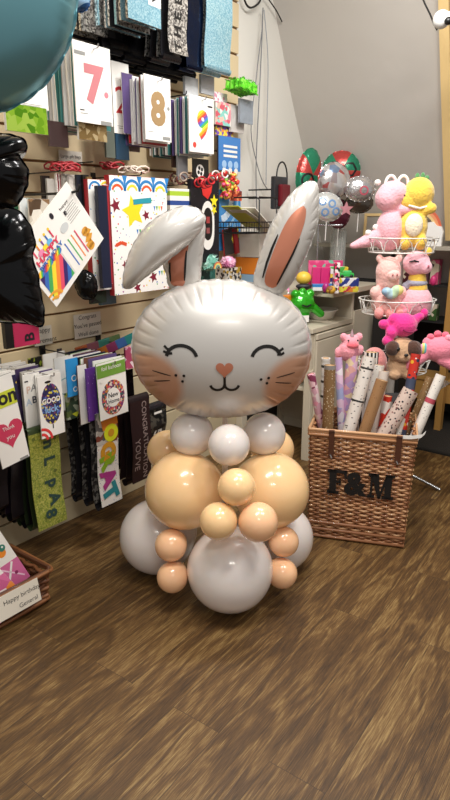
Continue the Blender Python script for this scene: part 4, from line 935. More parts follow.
mb = MB(); mb.ball((0, 0, .025), (.03, .025, .025), busy(('d8a83a', '8a5a2a', '6ab04a'), 40, .4), 16); tag(mb.build('toy_figure', None, Vector((*at(331, 286, 3.70).xy, TZ+.0015))), 'small orange and green toy right of the purple egg', 'toy')
t = thing('toy_figure', 'round yellow headed toy above the green monster balloon', 'toy', W(3.46, .36, .85))
blob('head', [('e', (0, 0, .27), (.05, .045, .042))], col('ecc84a', .4), t, .006); blob('body', [('c', (0, 0, .04), .045, (0, 0, .2), .035), ('e', (0, -.02, .22), (.055, .03, .018))], col('2b2a30', .5), t, .007)
pyr = busy(('f4f0ec', 'e87ab0', 'b03a70', 'f4f0ec', '6a2a4a'), 26, .35)
m_ = MB(); m_.prism([(-.07, 0), (.07, 0), (.045, .17), (.02, .24), (-.03, .12)], -.015, .015, pyr); tag(m_.build('gift_bag', None, W(3.36, .30, .86), TH+.5, ), 'white and pink patterned pointed bag left of the yellow headed toy', 'gift bag')
m_ = MB(); m_.bbox((0, 0, .09), (.07, .05, .18), col('e08a2a', .4), .006); tag(m_.build('toy_box', None, W(3.28, .36, .85), TH, ), 'orange box left of the green monster balloon', 'toy box')
t = thing('toy_figure', 'small doll with pale blue hair at the left end of the cabinet top', 'toy', W(3.26, .36, .852), .2)
blob('head', [('e', (0, 0, .10), (.028, .026, .026))], col('e8b49a', .5), t, .005); blob('hair', [('e', (0, .004, .115), (.032, .03, .022))], col('6ab0d0', .5), t, .005); blob('body', [('c', (0, 0, .025), .028, (0, 0, .06), .02)], col('a83a4a', .5), t, .005)
# orange scalloped box, white tub and wire basket on the plaster
s, z = wl(256, 285, .25)
m_ = MB(); m_.bbox((0, 0, .05), (.26, .20, .10), col('8fb4d0', .4), .004); m_.bbox((0, -.001, .15), (.262, .202, .10), col('e8862a', .4), .004)
for k in range(9): m_.disc(-.115+.029*k, .12, .011, -.1035, col('c84a1a', .4)); m_.disc(-.115+.029*k, .15, .009, -.1035, col('d8402a', .4))
m_.box((.08, -.1035, .04), (.05, .0008, .05), col('b84a7a', .4))
tag(m_.build('toy_box', None, W(3.285, .15, 1.053), TH), 'orange and pale blue patterned box behind the upright rabbit ear', 'toy box')
m_ = MB(); m_.bbox((0, 0, .0675), (.23, .28, .20), cream2, .004); m_.v = [(v[0], v[1], v[2]+.0325) for v in m_.v]; tag(m_.build('storage_box', None, W(3.325, .17, .85), TH), 'plain cream box under the orange patterned box', 'storage box')
s, z = wl(255, 263, .22); m_ = MB(); n = 4
pts0 = [(-.1, -.07), (.1, -.07), (.1, .07), (-.1, .07)]; vs = []
for zz, k in ((0, .85), (.14, 1.08)):
    for x, y in pts0: vs.append((x*k, y*k, zz+(.02 if (zz and x > 0 and y < 0) else 0)))
m_.add(vs, [(3, 2, 1, 0), (0, 1, 5, 4), (1, 2, 6, 5), (2, 3, 7, 6), (3, 0, 4, 7)], col('dcd8ce', .5)); 
wob = m_.build('paper_tub', None, W(3.265, .155, 1.205), TH+.05); sd = wob.modifiers.new('th', 'SOLIDIFY'); sd.thickness = .003
tag(wob, 'white open tub standing on the orange patterned box', 'tub'); wob.location.z = 1.256; wob.scale = (1.35, 1.1, 1.05)
def wirebasket(label, s, h, z, w, d, hg, n):
    t = thing('wire_basket', label, 'basket', W(s, h, z), TH); m_ = MB()
    for zz in (0, hg/2, hg): m_.tube([(-w/2, -d, zz), (w/2, -d, zz), (w/2, 0, zz), (-w/2, 0, zz), (-w/2, -d, zz)], .003, BLKWIRE, 5)
    for i in range(n+1):
        x = -w/2+w*i/n; m_.tube([(x, 0, hg), (x, 0, 0), (x, -d, 0), (x, -d, hg)], .0018, BLKWIRE, 5)
    for i in range(1, 5): m_.tube([(-w/2, -d*i/5, hg), (-w/2, -d*i/5, 0), (w/2, -d*i/5, 0), (w/2, -d*i/5, hg)], .0018, BLKWIRE, 5)
    m_.build('basket', t)
    m_ = MB()
    for x in (-w*.1, w*.5): m_.tube([(x, -d, 0), (x, -d, hg+.12), (x, -d*.9, hg+.135), (x, 0, hg+.135)], .0045, BLKWIRE, 6)
    m_.tube([(-w*.1, -d, hg+.135), (w*.5, -d, hg+.135)], .0045, BLKWIRE, 6)
    m_.build('frame', t); return t
s, z = wl(259, 233, .3); wirebasket('black wire basket with a tall frame on the plaster wall', s, .12, z, .3, .2, .06, 12)
for i, (a, c_, dz, lb) in enumerate(((.45, 'b8b83a', .06, 'yellow green'), (.38, 'cfcabb', .05, 'pale grey'), (.55, 'e0dccf', .04, 'cream'))):
    m_ = MB(); m_.bbox((0, 0, 0), (.26, .12, .006), col(c_, .4), .002)
    tag(m_.build('greeting_card', None, W(s-.03+.035*i, .2+.03*i, z+dz+.03), rot=(0, a, TH)), lb+' card sheet leaning in the black wire basket', 'card')
s, z = wl(282, 193, .22); t = thing('file_holder', 'black hanging rack holding a dark red pack on the plaster wall', 'rack', W(s, .2, z), TH)
m_ = MB(); m_.bbox((0, 0, 0), (.15, .03, .19), col('3a3a3c', .35, .3), .006); m_.build('tray', t); m_ = MB(); m_.bbox((.01, -.03, -.015), (.10, .03, .13), col('6a1620', .35), .01); m_.build('red_pack', t)
m_ = MB(); m_.tube([(.06*math.cos(PI*i/10)+.01, -.01, .09+.09*math.sin(PI*i/10)) for i in range(11)], .005, BLKWIRE, 6); m_.tube([(-.05, 0, .02), (-.05, .195, .02)], .005, BLKWIRE, 6); m_.build('hanger', t)
# ------------------------------------------------------------------ foil balloons on sticks in the far corner
redf = foil('c04a44', .25, 14, .4, .5); grnf = foil('2f8a68', .25, 14, .4, .5); silv = foil('c9c6c6', .2, 16, .7, .8)
def cfoil(name, label, x, y, rx, ry, Y, mat, mat2=None, draw=None, yaw=0.0, tilt=0.0, stick=True):
    p = at(x, y, Y); k = Y/620*1.03; f = Foil([(rx*k*math.cos(2*PI*i/20), ry*k*math.sin(2*PI*i/20)) for i in range(20)], min(rx, ry)*k*.5, 18, .004, .55, M=12, rim=.004, seed=int(x))
    t = thing(name, label, 'balloon', p, yaw); m_ = MB(); f.mesh(m_, mat)
    if mat2:
        m_.m(mat2); 
        for q, fc in enumerate(m_.f):
            cx = sum(m_.v[a][0] for a in fc)/len(fc); cz = sum(m_.v[a][2] for a in fc)/len(fc)
            if (int(math.floor((math.atan2(cz, cx)+PI)/(PI/3))) % 2) == 0: m_.mi[q] = 1
    if draw: draw(m_, f, rx*k)
    m_.build('foil_skin', t, rot=(0, tilt, 0))
    if stick: m_ = MB(); m_.tube([(0, 0, -ry*k), (0, .01, -ry*k-.12)], .003, WHITE, 6); m_.build('stick', t)
    return t
def rings(c_, spots, rr, w_=.006):
    def f_(m_, f, R):
        for a, b in spots: f.ribbon(m_, [(a*R+rr*R*math.cos(2*PI*i/16), b*R+rr*R*math.sin(2*PI*i/16)) for i in range(17)], w_, col(c_, .3))
    return f_
def hexs(m_, f, R):
    for a, b in ((-.35, .1), (.45, .05)): f.ribbon(m_, [(a*R+.35*R*math.cos(PI/3*i), b*R+.35*R*math.sin(PI/3*i)) for i in range(7)], .012, BLACK)
cfoil('foil_balloon', 'red and green foil balloon seen edge on, just right of the upright ear', 308.5, 175, 13.5, 23, 4.3, redf, grnf, rings('141414', [(-.3, -.4)], .4, .012), .5, .15)
cfoil('foil_balloon', 'round red and green foil balloon with black hexagon outlines', 341, 171, 17, 17, 4.45, grnf, redf, hexs, -.2)
cfoil('foil_balloon', 'silver foil balloon with coloured print below the red and green one', 334, 181, 16, 16, 4.2, busy(('c9c6c6', 'dedad8', 'b8a8a8', '8aa0c0', 'c86a6a', 'dedad8'), 22, .2, .7), None, None, .3)
cfoil('foil_balloon', 'small silver foil balloon between the two red and green ones', 323, 173, 8, 9, 4.5, silv)
cfoil('foil_balloon', 'white foil balloon with blue rings beside the tip of the ear', 327, 207, 15, 12.5, 4.1, foil('d8dad8', .25, 14, .3, .5), None, rings('6a90c0', [(-.45, .2), (.15, .25), (-.1, -.35), (.55, -.1)], .2, .01), .1, .3)
cfoil('foil_balloon', 'crinkled silver foil balloon nearest the pink plush', 360, 189, 14, 11, 4.2, silv, None, rings('c05a6a', [(.2, -.1)], .25, .01), stick=False)
cfoil('foil_balloon', 'dark grey foil balloon below the crinkled silver one', 359, 203, 13, 9, 4.3, foil('6b625a', .22, 14, .6, .7))
cfoil('foil_balloon', 'maroon foil balloon at the bottom of the corner cluster', 339, 214, 10, 13, 4.32, foil('5a2434', .25, 14, .5, .5))
m_ = MB(); m_.star(0, 0, .045, -.012, foil('d89aa4', .25, 14, .3, .5)); m_.star(0, 0, .045, .0, foil('d89aa4', .25, 14, .3, .5)); tag(m_.build('star_balloon', None, at(346, 209, 4.05)), 'tiny pink star foil at the tail of the ringed white balloon', 'balloon')
t = thing('display_tube', 'clear cylinder with balloon sticks standing on the cabinet', 'tube', W(4.02, .30, 1.05)); 
m_ = MB(); m_.lathe([(.055, 0), (.055, .36), (.051, .36), (.051, .006), (.0001, .006)], col('c8ccc8', .1, 0, 0, 0, .3, .35), n=24); m_.build('tube', t)
m_ = MB(); [m_.tube([(.02*math.cos(k), .02*math.sin(k), .01), (.03*math.cos(k*2.1), .03*math.sin(k*2.1), .44)], .003, WHITE, 6) for k in range(6)]; m_.build('stick', t)
m_ = MB(); m_.tube([(-.02, 0, 0), (.13, -.02, 0)], .006, CHROME, 8); m_.tube([(-.02, .02, -.0), (-.02, .02, -.3)], .005, CHROME, 8); tag(m_.build('metal_bracket', None, at(322, 225, 4.15)), 'chrome bar sticking out beside the balloon stick cylinder', 'bracket')
# ------------------------------------------------------------------ dark shelves under the eaves
dk = col('1d1a18', .7); wood = col('b98a4a', .45, 0, .1, 8, .15); wood_d = col('8a5f30', .5)
sh = thing('eaves_shelving', 'dark open shelving with a pale top under the sloping ceiling', 'shelving', W(4.33, 0, 0), TH)
m_ = MB(); m_.bbox((-.06, -1.3, 1.29), (.20, 2.55, .025), col('a39c8e', .5), .003); m_.build('top_board', sh)
m_ = MB(); m_.box((.62, -1.3, .64), (.02, 2.5, 1.26), dk); m_.build('back_panel', sh) if False else None
m_ = MB(); m_.box((.30, -1.3, .66), (.012, 2.5, 1.2), dk); m_.build('back_panel', sh)
for k, zz in enumerate((1.03, .78)):
    m_ = MB(); m_.box((.14, -1.3, zz), (.26, 2.5, .015), dk); m_.build('shelf', sh)
for i, h in enumerate((.58, 1.02, 1.9)):
    m_ = MB(); m_.bbox((.0, -h, .64), (.06 if i == 1 else .03, .045 if i == 1 else .02, 1.28), wood if i == 1 else dk, .003)
    m_.build('upright', sh)
rnd = random.Random(12)
# boxes and bags of sweets on the shelves
sc = [('4a1a20', 'dark red'), ('8a3a2a', 'rust red'), ('b8402a', 'bright red'), ('3a5a2a', 'dark green'), ('6a2a3a', 'wine red'), ('c8a040', 'mustard'), ('54303a', 'plum'), ('a85a3a', 'orange brown'), ('3a2a4a', 'dark violet'), ('d0507a', 'pink'), ('284a58', 'petrol blue')]
for k, (zz, hs_) in enumerate(((1.0385, .15), (.7885, .15))):
    h = .64
    j = 0
    while h < 1.5:
        w = rnd.uniform(.05, .09); hg = rnd.uniform(.08, .19)
        if abs(h+w/2-1.02) > .075:
            c_, nm = sc[(j*3+k*5) % len(sc)]
            m_ = MB(); m_.bbox((0, 0, hg/2), (.07, w*.92, hg), busy((c_, c_, 'd8c8b0', c_, '2a1a1a', c_), 24, .4), .004)
            tag(m_.build('sweet_box', None, W(4.37, h+w/2, zz), TH), nm+' box on the %s dark shelf under the eaves' % ('upper', 'lower')[k], 'sweets', 'boxes on the %s dark shelf' % ('upper', 'lower')[k])
        h += w+.006; j += 1
m_ = MB(); m_.bbox((0, 0, 0), (.02, .40, .035), col('8a8684', .4), .003); tag(m_.build('price_rail', None, W(4.325, 1.22, 1.03), TH), 'grey price rail on the edge of the dark shelf, right side', 'price rail') if False else None
tag(MB().bbox((0, 0, .14), (.09, .10, .28), busy(('a8301a', 'c8502a', '6a1a12', 'd88a3a'), 20, .4), .006).build('sweet_box', None, W(4.10, .67, .85), TH), 'red and orange box standing beside the pink pig plush', 'sweets')
tag(MB().bbox((0, 0, .425), (.22, .22, .85), dk, .006).build('display_plinth', None, W(4.12, .71, 0), TH), 'dark plinth behind the left of the plush stand', 'plinth')
tag(MB().ball((0, 0, 0), (.022, .022, .035), col('d83a7a', .4), 14).build('pompom', None, W(4.2, .93, 1.08), TH), 'small bright pink pompom hanging by the wooden upright', 'pompom')
# framed board and rainbow cloud plaque on the top board
t = thing('picture_frame', 'pale wooden framed board leaning behind the pink plush dragon', 'frame', W(4.33, .40, 1.304), 0, rot=(math.radians(-14), 0, TH-PI/2))
m_ = MB()
for a, b, c_, d_ in ((.105, .0, .21, .018), (.105, .19, .21, .018)): m_.box((a-.0, 0, b+.009), (c_, .016, d_), pine)
for x in (.009, .201): m_.box((x, 0, .1), (.018, .016, .2), pine)
m_.build('frame', t); m_ = MB(); m_.box((.105, .003, .1), (.19, .004, .18), col('9a958c', .5)); m_.build('board', t)
t.location = W(4.20, .40, 1.304); t.rotation_euler = (math.radians(-3), 0, TH-PI/2)
t = thing('rainbow_cloud_plaque', 'white cloud shaped plaque with a rainbow beside the yellow plush', 'plaque', W(4.19, .865, 1.304), TH-PI/2)
# local x points away from the wall normal reversed; place facing the shop
def cloud(m_, y):
    m_.prism([(-.13, 0), (.1, 0), (.1, .05), (.105, .09), (.09, .125), (.06, .13), (.035, .155), (.0, .15), (-.03, .12), (-.06, .125), (-.085, .095), (-.12, .08), (-.13, .04)], y, y+.02, WHITE)
m_ = MB(); cloud(m_, -.01); m_.text('u', -.02, .065, .04, -.011, GREYL); m_.box((0, -.011, .035), (.16, .001, .008), navy); m_.build('cloud', t)
m_ = MB()
for k, c_ in enumerate(('d86a4a', 'e89a6a', 'e8c88a')): m_.arc(-.07, .09, .155-.017*k, 0, 110, .017, -.002, col(c_, .5), 16)
m_.build('rainbow', t)
m_ = MB(); m_.box((-.085, -.02, .1), (.055, .02, .1), col('a8a8c4', .5)); m_.build('lilac_block', t)
m_ = MB(); m_.prism([(-.14, 0), (-.1, 0), (-.115, .06)], -.04, -.02, col('2a5a9a', .4)); m_.build('blue_cone', t)
m_ = MB(); m_.ball((0, 0, 0), (.03, .03, .038), col('16306a', .35), 18); tag(m_.build('wool_ball', None, W(4.2, 1.115, 1.46), TH), 'dark blue round object at the right edge beside the cloud plaque', 'ball')
# plank bench / small wooden table at far right
tb_ = thing('wooden_table', 'low light wooden table at the far right on the dark mat', 'table', W(4.49, 1.0, .012), TH)
m_ = MB(); m_.bbox((0, -.0, .345), (.22, .62, .03), wood, .004); m_.build('tabletop', tb_); m_ = MB(); m_.bbox((-.09, -.0, .255), (.02, .56, .15), wood, .003); m_.build('apron', tb_)
for x in (-.085, .085):
    for y in (-.27, .27): m_ = MB(); m_.bbox((x, y, .165), (.04, .045, .33), wood_d if x > 0 else wood, .003); m_.build('leg', tb_)
# security camera on the beam
t = thing('security_camera', 'white dome camera fixed to the pine beam at the upper right', 'camera', at(446, 19, 3.42), -.3)
m_ = MB(); m_.ball((-.02, 0, 0), .042, col('e8e8e6', .3, 0, .3), 20); m_.build('dome', t); m_ = MB(); m_.tube([(-.02, 0, 0), (.07, .02, .01)], .03, col('dededc', .35), 14); m_.build('mount_arm', t)
m_ = MB(); m_.ball((.012, -.036, -.018), (.02, .018, .018), BLACK, 14); m_.build('lens', t)
m_ = MB(); pts = [at(x, y, 3.62) for x, y in ((420, -8), (425, 4), (430, 14), (434, 24), (437, 30), (439, 27))]; m_.tube([p-pts[0] for p in pts], .0045, BLACK, 6); tag(m_.build('cable', None, pts[0]), 'black cable running down to the dome camera', 'cable')
# ------------------------------------------------------------------ plush stand
rk = thing('plush_stand', 'white wire tiered stand holding plush toys behind the hamper', 'stand', Vector((.945, 3.42, 0)), -.1)
wm = col('e8e6e0', .35, .1); TR = (1.31, .985, .66)
m_ = MB(); m_.tube([(.0, .0, .05), (.0, .0, 1.3)], .022, col('c9c6bf', .3), 12); m_.build('pole', rk)
def tray(z, r, name='tray'):
    m_ = MB(); n = 28
    for rr, zz in ((r, 0), (r*1.12, .075)): m_.tube([(rr*math.cos(2*PI*i/n), rr*.8*math.sin(2*PI*i/n), zz) for i in range(n+1)], .0035, wm, 6)
    for i in range(14):
        a = 2*PI*i/14; b = 2*PI*(i+.5)/14; c_ = 2*PI*(i+1)/14
        m_.tube([(r*math.cos(a), r*.8*math.sin(a), 0), (r*1.06*math.cos((a*2+b)/3), r*.85*math.sin((a*2+b)/3), .05), (r*1.1*math.cos(b), r*.88*math.sin(b), .078), (r*1.06*math.cos((c_*2+b)/3), r*.85*math.sin((c_*2+b)/3), .05), (r*math.cos(c_), r*.8*math.sin(c_), 0)], .0025, wm, 5)
        m_.tube([(0, 0, 0), (r*math.cos(a), r*.8*math.sin(a), 0)], .0025, wm, 5)
    m_.build(name, rk, (0, 0, z))
tray(TR[0], .17); tray(TR[1], .185); tray(TR[2], .19)
for a in (-.55, 1.3, 3.0, 4.4):
    m_ = MB(); m_.tube([(0, 0, .16), (.16*math.cos(a), .16*math.sin(a), .06), (.34*math.cos(a), .34*math.sin(a), .012)], .009, CHROME, 8); m_.build('leg', rk)
m_ = MB(); [m_.tube([(-.1+.0*k, -.1, .7+.035*k), (.08, -.1, .7+.035*k)], .004, CHROME, 6) for k in range(0)]; 
m_.box((-.02, -.15, .54), (.17, .004, .05), col('9aa4b0', .25, .6)); m_.build('price_holder', rk)
def place(x, y, Y): return at(x, y, Y)
pk1 = plushm('eeb0bb'); pk2_ = plushm('f4bdb4'); hot = plushm('e8308c'); yel = plushm('ecc44a'); crm = plushm('f0e2c8'); pkc = plushm('f08aa0'); tan = plushm('c8a07c'); dkb = plushm('4a2c1e'); grs = plushm('9c9cac'); salm = plushm('f09a96'); whp = plushm('f2ece4')
# unit for these: metres; local x right, -y toward the shop
t = thing('plush_dragon', 'pink plush dragon with white head loops and long tail on the top tray', 'plush toy', place(385, 249, 3.41), .15)
kk = .0056
def e(x, y, rx, ry, d=0, rd=None): return ('e', (x*kk, d*kk, y*kk), (rx*kk, (rd or min(rx, ry))*kk, ry*kk))
def cc(x0, y0, r0, x1, y1, r1, d0=0, d1=0): return ('c', (x0*kk, d0*kk, y0*kk), r0*kk, (x1*kk, d1*kk, y1*kk), r1*kk)
blob('body', [e(3, 18, 13, 19), e(3, 6, 13, 8), e(4, 50, 15, 12), e(-1, 46, 12, 12), e(13, 44, 8, 7), cc(-4, 12, 9, -18, 7, 6, 2, 4), cc(-18, 7, 6, -32, 3, 3, 4, 2), cc(12, 36, 5, 22, 37, 4.5, -6, -9)], pk1, t, .007)
for x in (1, 13): m_ = MB(); m_.tube([(kk*(x+5*math.cos(PI*i/10)), 0, kk*(59+7*math.sin(PI*i/10))) for i in range(11)], .008, whp, 8); m_.build('horn', t)
for x, y in ((-10, 20), (-17, 15), (-11, 60)): blob('spike', [('e', (kk*x, kk*2, kk*y), kk*3.2)], whp, t, .006)
m_ = MB(); m_.arc(12*kk, 50*kk, 2*kk, 200, 340, .004, -kk*10.5, TEXTB); m_.build('eye', t)
t = thing('plush_dinosaur', 'yellow plush dinosaur with cream belly and green crest on the top tray', 'plush toy', place(412, 248, 3.40), -.1)
blob('body', [e(-1, 19, 14, 19), e(2, 49, 14.5, 15), e(-4, 43, 13, 11), cc(6, 34, 5, 13, 36, 5, -4, -9), e(-8, 5, 5, 7, -7, 7), e(6, 6, 6, 8, -7, 8), e(-6, 6, 7, 6)], yel, t, .007)
blob('belly', [e(-2, 21, 8.5, 11, -11, 5)], crm, t, .006); 
for x, y in ((0, 64), (5, 64.5), (9, 62)): blob('crest_spike', [('e', (kk*x, kk*3, kk*y), (kk*2.5, kk*2, kk*4))], plushm('4f8a52'), t, .005)
m_ = MB(); m_.tube([(kk*x, -kk*(10.5-abs(x-2)*.12), kk*(36+abs(x-2)*.25)) for x in range(-8, 13, 2)], .006, whp, 6); m_.ball((7*kk, -10.5*kk, 50*kk), .008, BLACK, 10); m_.ball((-5*kk, -10*kk, 51*kk), .008, BLACK, 10); m_.build('face', t)
t = thing('plush_pig', 'pale pink plush pig holding a pastel rainbow heart on the middle tray', 'plush toy', place(385, 316, 3.36), .05); t.scale = (1.05, 1.05, 1.05)
blob('body', [e(0, 12, 14, 13), e(0, 40, 11.5, 14), e(0, 32, 11, 9), e(-9, 52, 3.2, 4), e(9, 52, 3.2, 4), e(-12, 22, 5, 6, -4), e(12, 22, 5, 6, -4)], pk2_, t, .007)
blob('muzzle', [e(2, 38, 6.5, 5, -10, 3.5)], plushm('f6c4bc'), t, .005); m_ = MB(); m_.ball((.0, -.078, 38.5*kk), (.004, .004, .006), col('a85a5a'), 8); m_.ball((.022, -.078, 38.5*kk), (.004, .004, .006), col('a85a5a'), 8); m_.build('nostrils', t)
o = blob('heart', [e(-4.5, 24, 5, 4, -14, 4), e(5, 25, 6, 5, -14, 4), e(0, 21, 6, 4, -14, 4)], stripes(('b4d0a8', 'e8e08a', '8fb4cc', 'a8c8d0'), 1/(22*kk), 'X', .5), t, .005)
for x in (-9, 1, 10): blob('foot', [e(x, 4, 4.5, 5.5, -10, 5)], salm, t, .006)
t = thing('plush_giraffe', 'pink plush giraffe with yellow horn and grey scarf on the middle tray', 'plush toy', place(414, 315.5, 3.36), -.1); t.scale = (1.08, 1.05, 1.08)
blob('body', [e(1, 12, 14, 15), e(-8, 10, 9, 12)], pk1, t, .007); blob('neck', [cc(1, 24, 9, 0, 33, 8)], yel, t, .006); blob('head', [e(-2, 46, 12, 11, -1, 11), e(5, 43, 6, 6, -6, 6)], plushm('eeb4c0'), t, .006)
blob('scarf', [e(0, 29, 9.5, 4.5, 0, 9.5), e(-9, 26, 4, 4)], grs, t, .006); blob('horn', [e(7, 56, 4, 4)], yel, t, .005); m_ = MB(); m_.tube([(kk*x, -kk*(12-abs(x+6)*.25), kk*(49-abs(x+6)*.3)) for x in (-10, -8, -6, -4, -2)], .004, BLACK, 6); m_.build('eye', t); m_ = MB(); m_.ball((.035, -.068, 44*kk), (.005, .005, .008), col('a85a6a'), 8); m_.build('nostril', t)
for x, c_ in ((-10, pkc), (6, hot)): blob('foot', [e(x, 4, 4, 4.5, -12, 4)], c_, t, .006)
t = thing('plush_octopus', 'hot pink plush octopus lying above the pug plush', 'plush toy', place(399, 341, 3.12), .1); t.scale = (.92, .92, .92)
blob('body', [e(3, 16, 14, 12, 0, 12), e(-10, 9, 6, 6, -4), e(-17, 17, 5.5, 5), e(-13, 1, 6, 5.5, -4), e(14, 21, 6, 5), e(19, 24, 5, 4), e(-6, 22, 7, 6)], hot, t, .007); m_ = MB(); m_.tube([(kk*x, -kk*13, kk*(11+.25*(x-5)**2/5)) for x in range(-2, 13, 2)], .004, col('8a1a50'), 6); m_.build('mouth', t)
t = thing('plush_pug', 'tan plush pug with dark brown ears on the lowest tray', 'plush toy', place(397, 379, 3.12), 0)
blob('body', [e(2, 12, 13, 11), e(-5, 6, 6, 5, -8), e(8, 6, 6, 5, -8)], tan, t, .007); blob('head', [e(1, 28, 14, 12, -2, 12), e(2, 23, 7, 5, -10, 5)], tan, t, .006)
blob('ear', [e(-9, 31, 7, 7, -9, 6)], dkb, t, .005); blob('ear', [e(10, 30, 8, 8, -9, 7)], dkb, t, .005); m_ = MB(); m_.ball((8*kk, -13*kk, 31*kk), .011, BLACK, 12); m_.ball((-5*kk, -13*kk, 31*kk), .011, BLACK, 12); m_.ball((2*kk, -16*kk, 26*kk), (.012, .008, .008), BLACK, 10); m_.build('face', t)
t = thing('plush_unicorn', 'pink plush unicorn with coral snout at the left of the lowest tray', 'plush toy', place(349.5, 360, 3.0), .1); t.scale = (.82, .82, .86)
blob('body', [e(-1, 10, 12, 12), e(0, 18, 9, 9), e(-8, 24, 4, 4.5), e(9, 24, 4, 4.5), e(-13, 8, 4, 6), e(11, 10, 4, 6)], pkc if False else plushm('f09aa8'), t, .006); blob('snout', [e(0, 17, 7, 4, -8, 5)], plushm('ec6a78'), t, .005)
m_ = MB(); m_.lathe([(.014, 0), (.009, .02), (.0001, .045)], col('c0a0a8', .3, .4), (0, -.02, 25*kk), 10); m_.build('horn', t)
m_ = MB(); m_.ball((-.028, -.05, 22*kk), .006, BLACK, 8); m_.ball((.028, -.05, 22*kk), .006, BLACK, 8); m_.build('eyes', t)
t = thing('plush_flamingo', 'salmon pink plush arching over the back of the pug', 'plush toy', place(373, 378, 3.3), 0)
blob('body', [e(0, 14, 13, 17), e(-8, 8, 7, 9)], salm, t, .008)
t = thing('plush_dragon', 'pink plush dragon lying on its side at the right edge', 'plush toy', place(437, 361, 3.07), 0); t.scale = (.88, .88, .92)
blob('body', [e(2, 12, 18, 13), e(14, 13, 12, 12), cc(-10, 8, 6, -26, -3, 6), e(-30, 4, 4, 4), e(-28, -6, 4.5, 4), cc(2, 2, 5, 22, -6, 6, -6, -8), e(-12, 18, 5, 6)], pkc, t, .007)
for x, y in ((-9, 24), (-2, 27), (6, 26), (20, 27)): blob('spike', [e(x, y, 4, 3.5)], plushm('ee6a84'), t, .005)
blob('ear', [e(8, 24, 4.5, 3.5, -5)], plushm('f4a0b2'), t, .005); m_ = MB(); m_.tube([(kk*x, -kk*13.5, kk*(14-abs(x-12)*.3)) for x in (8, 10, 12, 14, 16)], .004, TEXTB, 6); m_.build('eye', t)
blob('wing', [e(-15, 13, 6, 6, -3, 3)], stripes(('e8d86a', '6ac0c8', 'e8a0b8'), 30, 'X'), t, .005)
# ------------------------------------------------------------------ wicker hamper with paper rolls
BA = -math.atan2(.124, .455); BC = Vector((.6235, 2.657, 0))
hp_ = thing('wicker_hamper', 'square wicker hamper lettered F&M in black, full of wrapping paper rolls', 'basket', BC, BA)
wk = [col('b5825a', .45, 0, .2), col('946240', .45, 0, .2), col('c89a70', .45, 0, .2)]; stk_ = col('7a4c2c', .6)
BW, BD, BH = .468, .34, .55
def wicker_side(w, h, ns, rows, Mx, name, parent, band=True, flare=0.0):
    m_ = MB(); step = w/ns
    for i in range(ns+1):
        x = -w/2+step*i; m_.tube([(x, 0, 0), (x*(1+flare), -flare*.3*h, h)], .0045, stk_, 5, Mx)
    rr = h/rows/2*1.08
    for r in range(rows):
        z = (r+.5)*h/rows; ph = r % 2; k = 1+flare*z/h; pts = []
        for i in range(ns*4+1):
            u = i/4; pts.append(((-w/2+u*step)*k, -flare*.3*z+.0055*math.cos(PI*u+PI*ph), z+.0008*math.sin(i*1.7+r)))
        m_.tube(pts, rr, wk[(r*7+r//3) % 3], 5, Mx, cap=True)
    return m_.build(name, parent)
for nm, w, M_ in (('front_panel', BW, T(0, 0, .01)), ('back_panel', BW, T(0, BD, .01)), ('side_panel', BD, T(BW/2, BD/2, .01)@RZ(PI/2)), ('side_panel', BD, T(-BW/2, BD/2, .01)@RZ(PI/2))):
    wicker_side(w, BH-.02, 14 if w > .4 else 10, 46, M_, nm, hp_)
m_ = MB(); 
for zz in (.012, .05, .085):
    m_.tube([(-BW/2-.006, -.008, zz), (BW/2+.006, -.008, zz), (BW/2+.006, BD+.008, zz), (-BW/2-.006, BD+.008, zz), (-BW/2-.006, -.008, zz)], .008, wk[1], 6)
m_.build('base_braid', hp_)
m_ = MB(); 
for dx, dz, mt in ((0, 0, wk[2]), (.006, -.012, wk[0]), (.004, .011, wk[2])):
    m_.tube([(-BW/2-.006, -.006-dx, BH-.008+dz), (BW/2+.006, -.006-dx, BH-.008+dz), (BW/2+.006, BD+.006, BH-.008+dz), (-BW/2-.006, BD+.006, BH-.008+dz), (-BW/2-.006, -.006-dx, BH-.008+dz)], .0075, mt, 8)
m_.build('rim', hp_)
m_ = MB(); m_.box((0, BD/2, .012), (BW-.01, BD-.01, .01), stk_); m_.build('bottom', hp_)
lea = col('4f2a18', .5, 0, .2); 
for x in (-.135, .165):
    m_ = MB(); m_.bbox((x, -.018, .495), (.026, .006, .13), lea, .002); m_.bbox((x, -.012, BH+.006), (.026, .03, .005), lea, .002); m_.tube([(x-.004, -.024, .44), (x+.004, -.024, .425)], .004, CHROME, 6); m_.build('leather_strap', hp_)
# serif letters
LB = col('100f10', .5); m_ = MB(); y0 = -.020; y1 = -.010; LH = .118; zc = .305
def gl_(pts): m_.prism(pts, y0, y1, LB)
def rect(x, z, w, h): gl_([(x, z), (x+w, z), (x+w, z+h), (x, z+h)])
zb = zc-LH/2; F0 = -.148
rect(F0, zb, .056, .012); rect(F0+.010, zb, .032, LH); rect(F0, zb+LH-.012, .092, .012); rect(F0+.080, zb+LH-.036, .012, .036); rect(F0+.04, zb+LH*.47, .024, .010); rect(F0+.056, zb+LH*.38, .009, .03)
m_.text('&', -.012, zc, LH*1.28, y0-.0005, LB, bold=.045)
vs, fs = text_mesh('&', .045)
M0 = .043
rect(M0, zb, .034, .010); rect(M0+.012, zb, .010, LH); rect(M0, zb+LH-.010, .04, .010)
gl_([(M0+.012, zb+LH), (M0+.050, zb), (M0+.062, zb), (M0+.048, zb+LH)]); gl_([(M0+.052, zb), (M0+.062, zb), (M0+.092, zb+LH), (M0+.082, zb+LH)])
rect(M0+.080, zb, .030, LH); rect(M0+.070, zb, .052, .010); rect(M0+.080, zb+LH-.010, .042, .010)
m_.build('lettering', hp_)
